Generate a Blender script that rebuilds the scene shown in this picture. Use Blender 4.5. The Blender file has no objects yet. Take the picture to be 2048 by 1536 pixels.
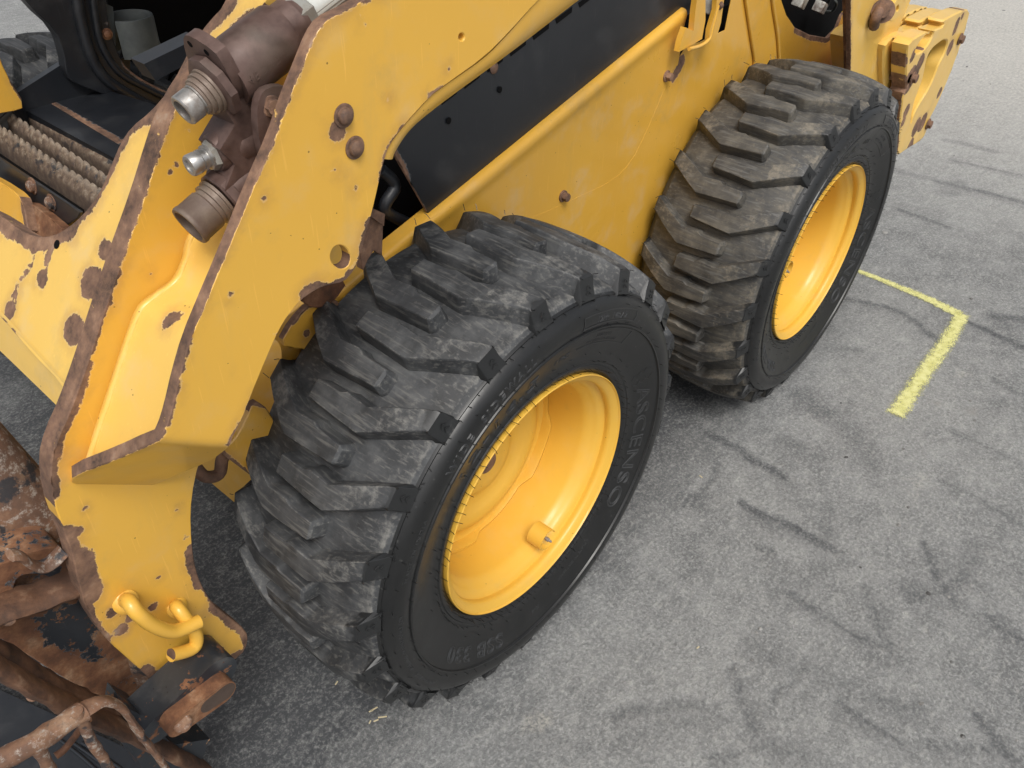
import bpy, bmesh, math, random
import numpy as np
from mathutils import Vector, Matrix, noise as mnoise
from mathutils.geometry import delaunay_2d_cdt
R = math.radians
rng = np.random.default_rng(7); random.seed(7)
sc = bpy.context.scene
# ------------------------------------------------------------------ camera, sky, sun, exposure
CAM = (-0.761658, -0.558466, 1.398384); ROT = (0.895026, -0.023556, -0.860342); F = 1645.16
cam = bpy.data.objects.new('camera', bpy.data.cameras.new('camera'))
sc.collection.objects.link(cam); sc.camera = cam
cam.location = CAM; cam.rotation_euler = ROT
cam.data.sensor_width = 36; cam.data.lens = F/2048*36; cam.data.clip_end = 2000; cam.data.clip_start = 0.02
SUN_EL, SUN_AZ = 56, 232      # azimuth: direction the light comes from, degrees from +x towards +y
w = bpy.data.worlds.new('World'); sc.world = w; w.use_nodes = True
wn = w.node_tree.nodes; bg = wn['Background']
sky = wn.new('ShaderNodeTexSky'); sky.sky_type = 'NISHITA'; sky.sun_disc = False
sky.sun_elevation = R(SUN_EL); sky.sun_rotation = R(90-SUN_AZ); sky.air_density = 1.0; sky.dust_density = 4.0; sky.ozone_density = 1.0
hs = wn.new('ShaderNodeHueSaturation'); hs.inputs['Saturation'].default_value = .25   # an overcast, nearly grey sky
w.node_tree.links.new(sky.outputs[0], hs.inputs['Color']); w.node_tree.links.new(hs.outputs[0], bg.inputs[0])
bg.inputs[1].default_value = 0.105
sl = bpy.data.lights.new('sun', 'SUN'); sl.energy = 1.5; sl.angle = R(24); sl.color = (1, .965, .91)
so = bpy.data.objects.new('sun', sl); sc.collection.objects.link(so)
sd = Vector((math.cos(R(SUN_AZ))*math.cos(R(SUN_EL)), math.sin(R(SUN_AZ))*math.cos(R(SUN_EL)), math.sin(R(SUN_EL))))
so.rotation_euler = sd.to_track_quat('Z', 'Y').to_euler(); so.location = sd*20
sc.view_settings.view_transform = 'Standard'; sc.view_settings.look = 'None'; sc.view_settings.gamma = 1
sc.view_settings.exposure = 0.47
# ------------------------------------------------------------------ measuring: photo pixel -> point on a chosen real plane
Cv = np.array(CAM)
_x, _y, _z = ROT
_cx, _sx, _cy, _sy, _cz, _sz = math.cos(_x), math.sin(_x), math.cos(_y), math.sin(_y), math.cos(_z), math.sin(_z)
RM = np.array([[_cz, -_sz, 0], [_sz, _cz, 0], [0, 0, 1]])@np.array([[_cy, 0, _sy], [0, 1, 0], [-_sy, 0, _cy]])@np.array([[1, 0, 0], [0, _cx, -_sx], [0, _sx, _cx]])
def ray(u, v):
    d = RM@np.array([(u-1024)/F, -(v-768)/F, -1.0]); return d/np.linalg.norm(d)
def onplane(u, v, p0, n):
    d = ray(u, v); n = np.asarray(n, float); return Cv+d*(np.dot(np.asarray(p0)-Cv, n)/np.dot(d, n))
def PY(u, v, y): return onplane(u, v, (0, y, 0), (0, 1, 0))
def PX(u, v, x): return onplane(u, v, (x, 0, 0), (1, 0, 0))
def PZ(u, v, z): return onplane(u, v, (0, 0, z), (0, 0, 1))
AX = 0.405; WB = 1.0809     # axle height, wheelbase
# ------------------------------------------------------------------ materials
MATS = {}
class NT:
    def __init__(s, name):
        s.m = bpy.data.materials.new(name); s.m.use_nodes = True; s.t = s.m.node_tree; s.n = s.t.nodes; s.l = s.t.links
        s.b = s.n['Principled BSDF']; MATS[name] = s.m
        s.tc = s.n.new('ShaderNodeTexCoord').outputs['Object']
    def lk(s, a, b): s.l.new(a, b)
    def setin(s, sock, v):
        if hasattr(v, 'is_output') or isinstance(v, bpy.types.NodeSocket): s.lk(v, sock)
        elif isinstance(v, (tuple, list)) and len(v) == 3 and sock.type == 'RGBA': sock.default_value = (*v, 1)
        else: sock.default_value = v
    def noise(s, scale, detail=4, rough=.6, vec=None, dist=0, out='Fac'):
        n = s.n.new('ShaderNodeTexNoise'); s.lk(vec or s.tc, n.inputs['Vector'])
        n.inputs['Scale'].default_value = scale; n.inputs['Detail'].default_value = detail; n.inputs['Roughness'].default_value = rough
        n.inputs['Distortion'].default_value = dist; return n.outputs[out]
    def voro(s, scale, feat='F1', vec=None, out='Distance', rand=1):
        n = s.n.new('ShaderNodeTexVoronoi'); s.lk(vec or s.tc, n.inputs['Vector']); n.feature = feat
        n.inputs['Scale'].default_value = scale; n.inputs['Randomness'].default_value = rand; return n.outputs[out]
    def mapv(s, sc=(1, 1, 1), rot=(0, 0, 0), loc=(0, 0, 0), vec=None):
        n = s.n.new('ShaderNodeMapping'); s.lk(vec or s.tc, n.inputs[0]); n.inputs['Scale'].default_value = sc
        n.inputs['Rotation'].default_value = rot; n.inputs['Location'].default_value = loc; return n.outputs[0]
    def math(s, op, a, b=0.0, c=0.0, clamp=False):
        n = s.n.new('ShaderNodeMath'); n.operation = op; n.use_clamp = clamp
        s.setin(n.inputs[0], a); s.setin(n.inputs[1], b); s.setin(n.inputs[2], c); return n.outputs[0]
    def step(s, v, a, b):
        n = s.n.new('ShaderNodeMapRange'); s.setin(n.inputs[0], v); n.inputs[1].default_value = a; n.inputs[2].default_value = b
        n.interpolation_type = 'SMOOTHSTEP'; return n.outputs[0]
    def rng(s, v, a, b, c, d):
        n = s.n.new('ShaderNodeMapRange'); s.setin(n.inputs[0], v)
        for i, x in enumerate((a, b, c, d)): n.inputs[i+1].default_value = x
        return n.outputs[0]
    def mix(s, f, a, b):
        n = s.n.new('ShaderNodeMix'); n.data_type = 'RGBA'; s.setin(n.inputs[0], f); s.setin(n.inputs[6], a); s.setin(n.inputs[7], b); return n.outputs[2]
    def ramp(s, v, stops):
        n = s.n.new('ShaderNodeValToRGB'); s.setin(n.inputs[0], v); e = n.color_ramp.elements
        while len(e) < len(stops): e.new(.5)
        for i, (p, c) in enumerate(stops): e[i].position = p; e[i].color = (*c, 1)
        return n.outputs[0]
    def attr(s, name):
        n = s.n.new('ShaderNodeAttribute'); n.attribute_name = name; return n.outputs['Fac']
    def bump(s, h, strength=.3, dist=.002, nrm=None):
        n = s.n.new('ShaderNodeBump'); s.setin(n.inputs['Height'], h); n.inputs['Strength'].default_value = strength; n.inputs['Distance'].default_value = dist
        if nrm: s.lk(nrm, n.inputs['Normal'])
        return n.outputs[0]
    def out(s, col=None, rough=None, nrm=None, metal=None, spec=None, coat=None):
        if col is not None: s.setin(s.b.inputs['Base Color'], col)
        if rough is not None: s.setin(s.b.inputs['Roughness'], rough)
        if nrm is not None: s.lk(nrm, s.b.inputs['Normal'])
        if metal is not None: s.setin(s.b.inputs['Metallic'], metal)
        if spec is not None: s.setin(s.b.inputs['Specular IOR Level'], spec)
        if coat is not None: s.setin(s.b.inputs['Coat Weight'], coat); s.b.inputs['Coat Roughness'].default_value = .12
        return s.m
def rust_colour(t, tone=0):
    n1 = t.noise(26, 6, .65); n2 = t.noise(160, 4, .7); n3 = t.noise(9, 3, .5)
    c = t.ramp(n1, [(.33, (.042, .026, .020)), (.44, (.10, .058, .042)), (.53, (.17, .095, .064)), (.62, (.28, .165, .105)), (.72, (.36, .27, .20))])
    if tone == 1: c = t.ramp(n1, [(.28, (.045, .022, .013)), (.43, (.15, .062, .030)), (.55, (.25, .115, .055)), (.68, (.38, .23, .135)), (.8, (.46, .36, .27))])
    if tone == 2: c = t.ramp(n1, [(.30, (.018, .012, .010)), (.43, (.070, .034, .020)), (.56, (.15, .072, .038)), (.70, (.30, .19, .12))])
    c = t.mix(t.rng(n2, .35, .7, 0, .55), c, (.27, .150, .085) if tone == 0 else (.10, .05, .028))
    c = t.mix(t.rng(n3, .55, .7, 0, .5), c, (.070, .038, .026))
    return c, t.math('ADD', t.math('MULTIPLY', n1, .6), t.math('MULTIPLY', n2, .4))
def paint(name, base, dark, amp=.013, chips=.0, rough=.38, coat=.25, tone=0, dust=(.60, .50, .36), dustamt=.22, scr=True):
    t = NT(name)
    a = t.attr('rust'); nz = t.math('ADD', t.math('MULTIPLY', t.noise(95, 6, .68, dist=.4), .7), t.math('MULTIPLY', t.noise(28, 3, .5), .3))
    f = t.math('ADD', a, t.math('MULTIPLY', t.math('SUBTRACT', nz, .5), amp*2))
    m = t.step(f, .0494, .0506)
    if chips:
        c1 = t.noise(38, 5, .7); m = t.math('MAXIMUM', m, t.step(c1, .79-chips, .797-chips))
    rc, rh = rust_colour(t, tone)
    big = t.noise(3.0, 4, .55); fine = t.noise(240, 2, .5); mid = t.noise(14, 5, .6)
    col = t.mix(t.rng(big, .35, .65, 0, .6), base, dark)
    col = t.mix(t.math('MULTIPLY', t.step(mid, .5, .78), dustamt), col, dust)
    gr_ = t.noise(6.5, 6, .7, vec=t.mapv(loc=(2, 9, 4))); col = t.mix(t.math('MULTIPLY', t.step(gr_, .54, .72), .30 if base[0] > .2 else .0), col, (.36, .27, .12)); gs = t.noise(5, 5, .65, vec=t.mapv((3, 3, .5))); col = t.mix(t.math('MULTIPLY', t.step(gs, .56, .75), .2 if base[0] > .2 else .0), col, (.44, .32, .13))
    col = t.mix(t.math('MULTIPLY', t.step(fine, .3, .7), .06), col, dark)
    spk = t.voro(95); sp2 = t.noise(30, 2); col = t.mix(t.math('MULTIPLY', t.math('LESS_THAN', spk, .10), t.math('GREATER_THAN', sp2, .60)), col, tuple(x*.35 for x in base))
    if scr:
        for k, (ang, th) in enumerate(((.6, .735), (-.9, .745), (2.1, .75))):
            v = t.mapv((190, 190, 9), (0, ang, .3*k), (k, k*2.3, 0)); s1 = t.noise(1.6, 1, .4, vec=v)
            col = t.mix(t.math('MULTIPLY', t.step(s1, th, th+.03), .2), col, tuple(min(1, x*1.25+.05) for x in base))
    run = t.math('MULTIPLY', t.math('MULTIPLY', t.step(f, .034, .0500), t.step(mid, .38, .60)), .42 if base[0] > .2 else .0); col = t.mix(run, col, (.42, .215, .06))    # rust bleeding into the paint beside each chip
    halo = t.math('MULTIPLY', t.math('SUBTRACT', t.step(f, .0482, .0494), m), .28)   # lifted pale rim of the paint round each chip
    col = t.mix(halo, col, tuple(min(1, x*.6+.35) for x in base))
    col = t.mix(m, col, rc)
    ro = t.math('ADD', t.rng(mid, .3, .7, rough-.06, rough+.1), t.math('MULTIPLY', m, .42), clamp=True)
    h = t.math('SUBTRACT', t.math('MULTIPLY', fine, .05), t.math('MULTIPLY', m, t.math('SUBTRACT', .9, t.math('MULTIPLY', rh, .9))))
    nb = t.bump(h, .7, .0012)
    t.out(col, ro, nb, coat=t.math('MULTIPLY', t.math('SUBTRACT', 1, m), coat))
    return t.m
YB, YD = (.755, .432, .062), (.70, .390, .052)
yellow = paint('yellow_paint', YB, YD, amp=.0105, chips=-.5)
yellow_light = paint('faded_yellow_paint', (.79, .51, .115), (.73, .445, .088), amp=.0115, chips=-.5, dustamt=.35)
yellow_body = paint('body_yellow_paint', (.73, .405, .054), (.66, .350, .044), amp=.007, chips=-.5, dustamt=.3, rough=.33, coat=.35)
yellow_clean = paint('fresh_yellow_paint', (.74, .435, .058), (.69, .395, .050), chips=-.5, rough=.44, coat=.14, dustamt=.1, scr=False)
black_paint = paint('black_paint', (.010, .012, .016), (.018, .020, .024), amp=.01, rough=.42, coat=.15, dust=(.10, .10, .10), dustamt=.22, tone=0)
worn_black = paint('worn_black_paint', (.014, .018, .024), (.03, .034, .04), amp=.035, chips=.20, rough=.42, tone=1, dust=(.16, .15, .14), dustamt=.6)
def simple_rust(name, tone, rough=.75, dusty=0):
    t = NT(name); c, h = rust_colour(t, tone)
    if dusty:
        c = t.mix(.30, c, (.15, .11, .085)); c = t.mix(t.math('MULTIPLY', t.step(t.noise(95, 6, .75), .51, .64), dusty), c, (.38, .335, .29))
        c = t.mix(t.math('MULTIPLY', t.step(t.noise(22, 5, .65, vec=t.mapv((1, 1, 1), loc=(3, 1, 2))), .55, .62), .9), c, (.020, .024, .030))
    return t.out(c, t.rng(h, .3, .7, rough-.12, rough+.1), t.bump(h, .7, .0016 if dusty else .0028))
rust_edge = simple_rust('rusty_steel', 0)
rust_orange = simple_rust('orange_rust', 1)
t = NT('muddy_tread_steel'); n1 = t.noise(70, 6, .72); n2 = t.noise(30, 4, .6, vec=t.mapv(loc=(5, 2, 1))); c = t.ramp(n1, [(.30, (.030, .030, .032)), (.43, (.11, .075, .055)), (.55, (.20, .145, .10)), (.68, (.36, .31, .24))])
e_ = t.attr('edge'); c = t.mix(t.step(n2, .57, .62), c, (.022, .026, .032)); c = t.mix(t.math('MULTIPLY', t.math('SUBTRACT', 1, e_), .8), c, (.060, .040, .030)); c = t.mix(t.math('MULTIPLY', t.step(e_, .7, 1), .30), c, (.36, .31, .25)); mud = t.out(c, .8, t.bump(n1, .35, .0012))
rust_dark = simple_rust('dark_layered_rust', 2)
rust_dusty = simple_rust('muddy_rusty_steel', 1, dusty=.8)
def metal(name, col, rough, tint=(.10, .06, .05), amt=.3, met=.9):
    t = NT(name); n = t.noise(45, 5, .65); f = t.math('MULTIPLY', t.step(n, .5-amt*.4, .66), .85)
    return t.out(t.mix(f, col, tint), t.math('ADD', rough, t.math('MULTIPLY', n, .25)), t.bump(t.noise(220, 3), .15, .0006), metal=t.math('MULTIPLY', t.math('SUBTRACT', 1, f), met))
bright_steel = metal('worn_bright_steel', (.46, .45, .43), .24, (.15, .12, .1), .25)
grey_steel = metal('dull_grey_steel', (.34, .34, .31), .4, (.18, .15, .12), .5, .6)
dull_collar = metal('rust_stained_collar', (.30, .24, .19), .38, (.12, .08, .06), .6, .6)
brass = metal('brass', (.75, .55, .3), .25, amt=.1)
t = NT('brown_cast_steel')
n1 = t.noise(60, 5, .6); n3 = t.noise(12, 3)
c = t.mix(t.rng(n1, .3, .7, 0, 1), (.075, .044, .036), (.155, .098, .082)); c = t.mix(t.rng(n3, .5, .7, 0, .7), c, (.115, .095, .075))
cast = t.out(c, t.rng(n1, .3, .7, .42, .62), t.bump(n1, .35, .0012), metal=.25)
# rubber: dusty scuffed tread
def tread_mat(name, warm):
    t = NT(name); e = t.attr('edge'); clean = t.attr('clean'); t.tc = t.n.new('ShaderNodeNewGeometry').outputs['Position']
    n1 = t.noise(16, 6, .65); n2 = t.noise(110, 4, .65); st = t.noise(3, 4, .6, vec=t.mapv((34, 3.2, 34), (.0, .0, .12)), dist=.15)
    st2 = t.noise(7, 3, .6, vec=t.mapv((30, 2.2, 30), (.0, .0, .2)))
    base = t.ramp(n1, [(.30, (.016, .017, .018)), (.44, (.037, .039, .041)), (.56, (.072, .075, .078)), (.70, (.110, .112, .112))])
    if warm: base = t.ramp(n1, [(.27, (.022, .021, .019)), (.42, (.060, .056, .049)), (.56, (.110, .100, .082)), (.72, (.18, .162, .130))])
    col = t.mix(t.rng(st, .38, .62, 0, .6), base, (.030, .032, .036))
    col = t.mix(t.math('MULTIPLY', t.step(st2, .52, .68), .55), col, (.15, .147, .138))
    col = t.mix(t.math('MULTIPLY', t.step(n2, .54, .7), .32), col, (.125, .122, .115) if not warm else (.17, .145, .11))
    col = t.mix(t.math('MULTIPLY', t.step(t.math('ADD', e, t.math('MULTIPLY', t.math('SUBTRACT', t.math('ADD', t.math('MULTIPLY', n1, .5), t.math('MULTIPLY', n2, .5)), .5), 2.6)), .35, .95), .8), col, (.21, .205, .19) if not warm else (.22, .19, .145))
    cl = t.step(t.math('ADD', clean, t.math('MULTIPLY', t.math('SUBTRACT', n1, .5), 1.6)), .42, .6)
    col = t.mix(cl, col, (.016, .017, .018))
    h = t.math('ADD', t.math('MULTIPLY', n2, .5), t.math('ADD', t.math('MULTIPLY', st, .25), t.math('MULTIPLY', n1, .4)))
    return t.out(col, t.math('SUBTRACT', t.rng(n1, .3, .7, .5, .75), t.math('MULTIPLY', cl, .18)), t.bump(h, .4, .0013), spec=.5)
tread = tread_mat('scuffed_tread_rubber', 0); tread_warm = tread_mat('dusty_tread_rubber', 1)
t = NT('sidewall_rubber'); n1 = t.noise(14, 5, .6); n2 = t.noise(120, 3)
cl = t.attr('dirt')
col = t.mix(t.rng(n1, .4, .75, 0, .6), (.0085, .009, .0095), (.017, .017, .017)); col = t.mix(t.math('MULTIPLY', t.step(n2, .66, .72), .35), col, (.10, .10, .095))
col = t.mix(t.math('MULTIPLY', cl, t.rng(n1, .3, .6, .4, 1)), col, (.10, .098, .09))
sidewall = t.out(col, t.math('ADD', t.rng(n1, .3, .7, .31, .44), t.math('MULTIPLY', cl, .3)), t.bump(n2, .12, .0006), spec=.55)
t = NT('moulded_letter_rubber'); letter = t.out((.027, .028, .029), .40, None, spec=.6)
t = NT('grey_plastic'); letterg = t.noise(20, 4); grey_plastic = t.out(t.mix(t.rng(letterg, .35, .7, 0, 1), (.055, .062, .062), (.10, .112, .108)), .55)
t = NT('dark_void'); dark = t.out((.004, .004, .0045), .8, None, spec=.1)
t = NT('pale_straw'); straw = t.out((.55, .47, .30), .7)
t = NT('grey_stone'); n1 = t.noise(3, 2); stone = t.out(t.mix(t.rng(t.noise(23, 1, .5), .35, .62, 0, 1), (.07, .068, .066), (.30, .295, .28)), .8)
# asphalt yard
t = NT('worn_asphalt'); st = t.attr('stain_shade'); du = t.attr('dust')
a1 = t.noise(1.1, 5, .6); a2 = t.noise(9, 6, .68); a3 = t.noise(125, 7, .8, dist=.3); a4 = t.noise(420, 3, .7); a5 = t.noise(34, 5, .7, vec=t.mapv((1, 2.4, 1), (0, 0, .35)))
col = t.mix(t.rng(a2, .38, .62, 0, 1), (.160, .164, .165), (.258, .262, .259))
col = t.mix(t.rng(a1, .44, .66, 0, .55), col, (.320, .323, .312)); a0 = t.noise(2.6, 4, .6, vec=t.mapv((1, 1.7, 1), (0, 0, .4), (3, 8, 0))); col = t.mix(t.rng(a0, .54, .72, 0, .35), col, (.125, .128, .131))
col = t.mix(t.math('MULTIPLY', t.step(a3, .50, .60), .62), col, (.42, .423, .41))
col = t.mix(t.math('MULTIPLY', t.step(a3, .45, .36), .50), col, (.105, .108, .110))
ce = t.voro(240, out='Color'); cs = t.n.new('ShaderNodeSeparateColor'); t.lk(ce, cs.inputs[0]); gv1 = cs.outputs[0]
col = t.mix(t.math('MULTIPLY', t.step(gv1, .62, 1.0), .28), col, (.50, .50, .48)); col = t.mix(t.math('MULTIPLY', t.step(gv1, .34, .0), .3), col, (.10, .10, .10))
md = t.noise(22, 6, .7, vec=t.mapv((1, 1.5, 1), loc=(8, 1, 0))); col = t.mix(t.math('MULTIPLY', t.step(md, .52, .66), .30), col, (.46, .46, .44)); col = t.mix(t.math('MULTIPLY', t.step(md, .46, .32), .30), col, (.13, .133, .135))
col = t.mix(t.math('MULTIPLY', t.step(a4, .62, .74), .6), col, (.55, .54, .52))
col = t.mix(t.math('MULTIPLY', t.step(a4, .38, .26), .6), col, (.06, .06, .06))
col = t.mix(t.math('MULTIPLY', t.step(a5, .54, .66), .45), col, (.44, .435, .41))
wh = t.noise(5.5, 4, .6, vec=t.mapv(loc=(4, 7, 1))); col = t.mix(t.math('MULTIPLY', t.math('MULTIPLY', t.step(wh, .66, .76), t.step(a3, .42, .56)), .6), col, (.52, .49, .42))
br = t.noise(4.2, 3, .6, vec=t.mapv(loc=(1, -3, 2))); col = t.mix(t.math('MULTIPLY', t.step(br, .69, .78), .5), col, (.17, .14, .10))
col = t.mix(t.math('MULTIPLY', du, t.rng(a5, .3, .7, .3, .95)), col, (.62, .59, .53))
col = t.mix(t.math('MULTIPLY', st, t.math('MULTIPLY', t.rng(a3, .36, .62, 1.25, .55), t.rng(md, .36, .62, 1.05, .75), clamp=True)), col, (.056, .059, .064))  # tyre scuffs plus the painted shade under the machine
h = t.math('ADD', t.math('MULTIPLY', a3, .55), t.math('ADD', t.math('MULTIPLY', a4, .25), t.math('MULTIPLY', a5, .45)))
h = t.math('MULTIPLY', h, t.math('SUBTRACT', 1, t.math('MULTIPLY', st, .5)))
asphalt = t.out(col, t.rng(a3, .3, .7, .72, .9), t.bump(h, 1.0, .007), spec=.3)
t = NT('yellow_marking_paint'); ed = t.attr('edge'); g1 = t.noise(260, 3, .7); g2 = t.noise(60, 4, .65)
al = t.math('MULTIPLY', t.step(t.math('ADD', ed, t.math('ADD', t.math('MULTIPLY', t.math('SUBTRACT', g1, .5), 3.0), t.math('MULTIPLY', t.math('SUBTRACT', g2, .5), 1.3))), .50, .95), .88)
t.setin(t.b.inputs['Alpha'], al); marking = t.out(t.mix(t.rng(g2, .35, .65, 0, 1), (.62, .60, .20), (.76, .74, .34)), .7, t.bump(g1, .5, .002))
# ------------------------------------------------------------------ mesh helpers
COL = sc.collection
def link(name, me, mat, parent=None):
    o = bpy.data.objects.new(name, me); COL.objects.link(o)
    if mat is not None and me is not None and not me.materials: me.materials.append(mat)
    if parent is not None: o.parent = parent
    return o
def mk(name, V, Fc, mat, parent=None, attrs=None, angle=35, smooth=True):
    me = bpy.data.meshes.new(name); me.from_pydata([tuple(map(float, v)) for v in V], [], [tuple(map(int, f)) for f in Fc]); me.validate()
    if smooth:
        me.shade_smooth(); me.set_sharp_from_angle(angle=R(angle))
    for k, a in (attrs or {}).items():
        at = me.attributes.new(k, 'FLOAT', 'POINT'); at.data.foreach_set('value', np.asarray(a, np.float32))
    return link(name, me, mat, parent)
def fromobj(name, bm, mat, parent=None, angle=35, bevel=0):
    if bevel:
        bmesh.ops.bevel(bm, geom=[e for e in bm.edges if e.is_manifold and e.calc_face_angle(0) > .5], offset=bevel, segments=2, affect='EDGES', profile=.6)
    bmesh.ops.recalc_face_normals(bm, faces=bm.faces)
    me = bpy.data.meshes.new(name); bm.to_mesh(me); bm.free(); me.shade_smooth(); me.set_sharp_from_angle(angle=R(angle))
    return link(name, me, mat, parent)
def chaikin(P, n=1, closed=True):
    P = [np.asarray(p, float) for p in P]
    for _ in range(n):
        Q = [] if closed else [P[0]]
        for i in range(len(P) if closed else len(P)-1):
            a, b = P[i], P[(i+1) % len(P)]; Q += [a*.75+b*.25, a*.25+b*.75]
        if not closed: Q.append(P[-1])
        P = Q
    return P
def densify(P, ds, closed=True):
    out = []
    n = len(P)
    for i in range(n if closed else n-1):
        a, b = np.asarray(P[i]), np.asarray(P[(i+1) % n]); k = max(1, int(round(np.linalg.norm(b-a)/ds)))
        out += [a+(b-a)*j/k for j in range(k)]
    if not closed: out.append(np.asarray(P[-1]))
    return np.array(out)
def inside(Q, P):
    x, y = Q[:, 0], Q[:, 1]; r = np.zeros(len(Q), bool)
    for i in range(len(P)):
        x1, y1 = P[i]; x2, y2 = P[(i+1) % len(P)]
        if y1 == y2: continue
        c = ((y1 > y) != (y2 > y)) & (x < (x2-x1)*(y-y1)/(y2-y1)+x1); r ^= c
    return r
def segdist(Q, P, closed=False):
    d = np.full(len(Q), 1e9); n = len(P)
    for i in range(n if closed else n-1):
        a = np.asarray(P[i]); b = np.asarray(P[(i+1) % n]); ab = b-a; L = ab@ab
        if L < 1e-14: continue
        tt = np.clip(((Q-a)@ab)/L, 0, 1); d = np.minimum(d, np.hypot(*(Q-(a+tt[:, None]*ab)).T))
    return d
class Plane:
    def __init__(s, p0, n, u=None):
        s.o = np.asarray(p0, float); s.n = np.asarray(n, float); s.n /= np.linalg.norm(s.n)
        u = np.asarray(u if u is not None else (1, 0, 0), float); u = u-s.n*(u@s.n); s.u = u/np.linalg.norm(u); s.v = np.cross(s.n, s.u)
    def px(s, u, v): return onplane(u, v, s.o, s.n)
    def to2(s, P): P = np.atleast_2d(P)-s.o; return np.stack([P@s.u, P@s.v], 1)
    def p2(s, u, v): return s.to2(s.px(u, v))[0]
    def to3(s, Q): Q = np.atleast_2d(Q); return s.o+Q[:, :1]*s.u+Q[:, 1:2]*s.v
def sheet(name, pl, outline, thick, mat, parent=None, holes=(), step=.006, rust=(), spots=(), smooth=1, bev=.0015, deform=None, edge_rust=False, backrust=0.0):
    """plate whose face lies in plane pl; outline and holes are photo pixels (or 2-D plane points), the body goes thick behind the face.
    rust = [(pixel polyline, width m)], spots = [(u, v, radius px[, stretch])]"""
    def c2(L): return [pl.p2(*q) if len(q) == 2 and abs(q[0])+abs(q[1]) > 12 else np.array(q[:2], float) for q in L]
    out = densify(chaikin(c2(outline), smooth) if smooth else c2(outline), step)
    hs = []
    for h in holes:
        hs.append(densify(chaikin(c2(h), 2), step))
    rl = [(c2(p), wd) for p, wd in rust]; sp = []
    for s_ in spots:
        c = pl.p2(s_[0], s_[1]); r = np.linalg.norm(pl.p2(s_[0]+s_[2]*.7, s_[1]+s_[2]*.7)-c); sp.append((c, r))
    def sdf(Q):
        d = np.full(len(Q), 1.0)
        for p, wd in rl: d = np.minimum(d, segdist(Q, p)-wd)
        for c, r in sp: d = np.minimum(d, np.hypot(*(Q-c).T)-r)
        return d
    loops = [out]+hs
    lo, hi = out.min(0), out.max(0)
    gx, gy = np.meshgrid(np.arange(lo[0], hi[0], step), np.arange(lo[1], hi[1], step*.9)); gx = gx+(np.arange(gx.shape[0])[:, None] % 2)*step*.5
    G = np.stack([gx.ravel(), gy.ravel()], 1); G = G[inside(G, out)]
    for h in hs: G = G[~inside(G, h)]
    if len(G):
        keep = np.ones(len(G), bool)
        for L in loops: keep &= segdist(G, L, True) > step*.45
        G = G[keep]
    pts = np.concatenate(loops+[G]) if len(G) else np.concatenate(loops)
    edges = []; k = 0
    for L in loops:
        n = len(L); edges += [(k+i, k+(i+1) % n) for i in range(n)]; k += n
    res = delaunay_2d_cdt([Vector(p) for p in pts], edges, [], 0, 1e-7)
    vs = np.array([tuple(p) for p in res[0]]); fs = [f for f in res[2] if len(f) == 3]
    fa = np.array(fs); ce = vs[fa].mean(1); ok = inside(ce, out)
    for h in hs: ok &= ~inside(ce, h)
    fa = fa[ok]; a, b, c = vs[fa[:, 0]], vs[fa[:, 1]], vs[fa[:, 2]]
    cr = (b-a)[:, 0]*(c-a)[:, 1]-(b-a)[:, 1]*(c-a)[:, 0]; fa[cr < 0] = fa[cr < 0][:, ::-1]
    used = np.unique(fa); mp = -np.ones(len(vs), int); mp[used] = np.arange(len(used)); vs = vs[used]; fa = mp[fa]
    n = len(vs)
    # boundary edges
    ec = {}
    for f in fa:
        for i in range(3):
            e = (f[i], f[(i+1) % 3]); ec[e] = 1
    be = [e for e in ec if (e[1], e[0]) not in ec]
    bn = {}
    for i, j in be:
        dv = vs[j]-vs[i]; nn = np.array([dv[1], -dv[0]])/(np.linalg.norm(dv)+1e-12)
        bn[i] = bn.get(i, 0)+nn; bn[j] = bn.get(j, 0)+nn
    bi = list(bn); idx = {q: k for k, q in enumerate(bi)}; nb = len(bi)
    NN = np.array([bn[q]/(np.linalg.norm(bn[q])+1e-9) for q in bi])
    front = vs.copy(); front[bi] -= NN*bev
    V2 = [front, vs[bi], vs[bi], vs]; Z = [np.zeros(n), np.full(nb, bev), np.full(nb, thick), np.full(n, thick)]
    P2 = np.concatenate(V2); zz = np.concatenate(Z); S = sdf(P2)
    o1, o2, o3 = n, n+nb, n+2*nb
    Fc = [tuple(f) for f in fa]
    for i, j in be:
        a, b = idx[i], idx[j]
        Fc += [(j, i, o1+a, o1+b), (o1+b, o1+a, o2+a, o2+b), (o2+b, o2+a, o3+i, o3+j)]
    Fc += [(o3+f[2], o3+f[1], o3+f[0]) for f in fa]
    P3 = pl.to3(P2)-pl.n*zz[:, None]
    if deform is not None: P3 = deform(P2, zz)
    side = slice(o1, o3); Ss = S.copy()
    if edge_rust: Ss[side] = -.02
    else: Ss[side] = np.where(S[side] < .012, -.0032, S[side])
    if backrust: Ss[o3:] = backrust
    return mk(name, P3, Fc, mat, parent, {'rust': np.clip(.05-Ss, 0, .2)}, angle=40)
def frame_of(d):
    d = Vector(d).normalized(); u = d.orthogonal().normalized(); v = d.cross(u); return np.array(d), np.array(u), np.array(v)
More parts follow.
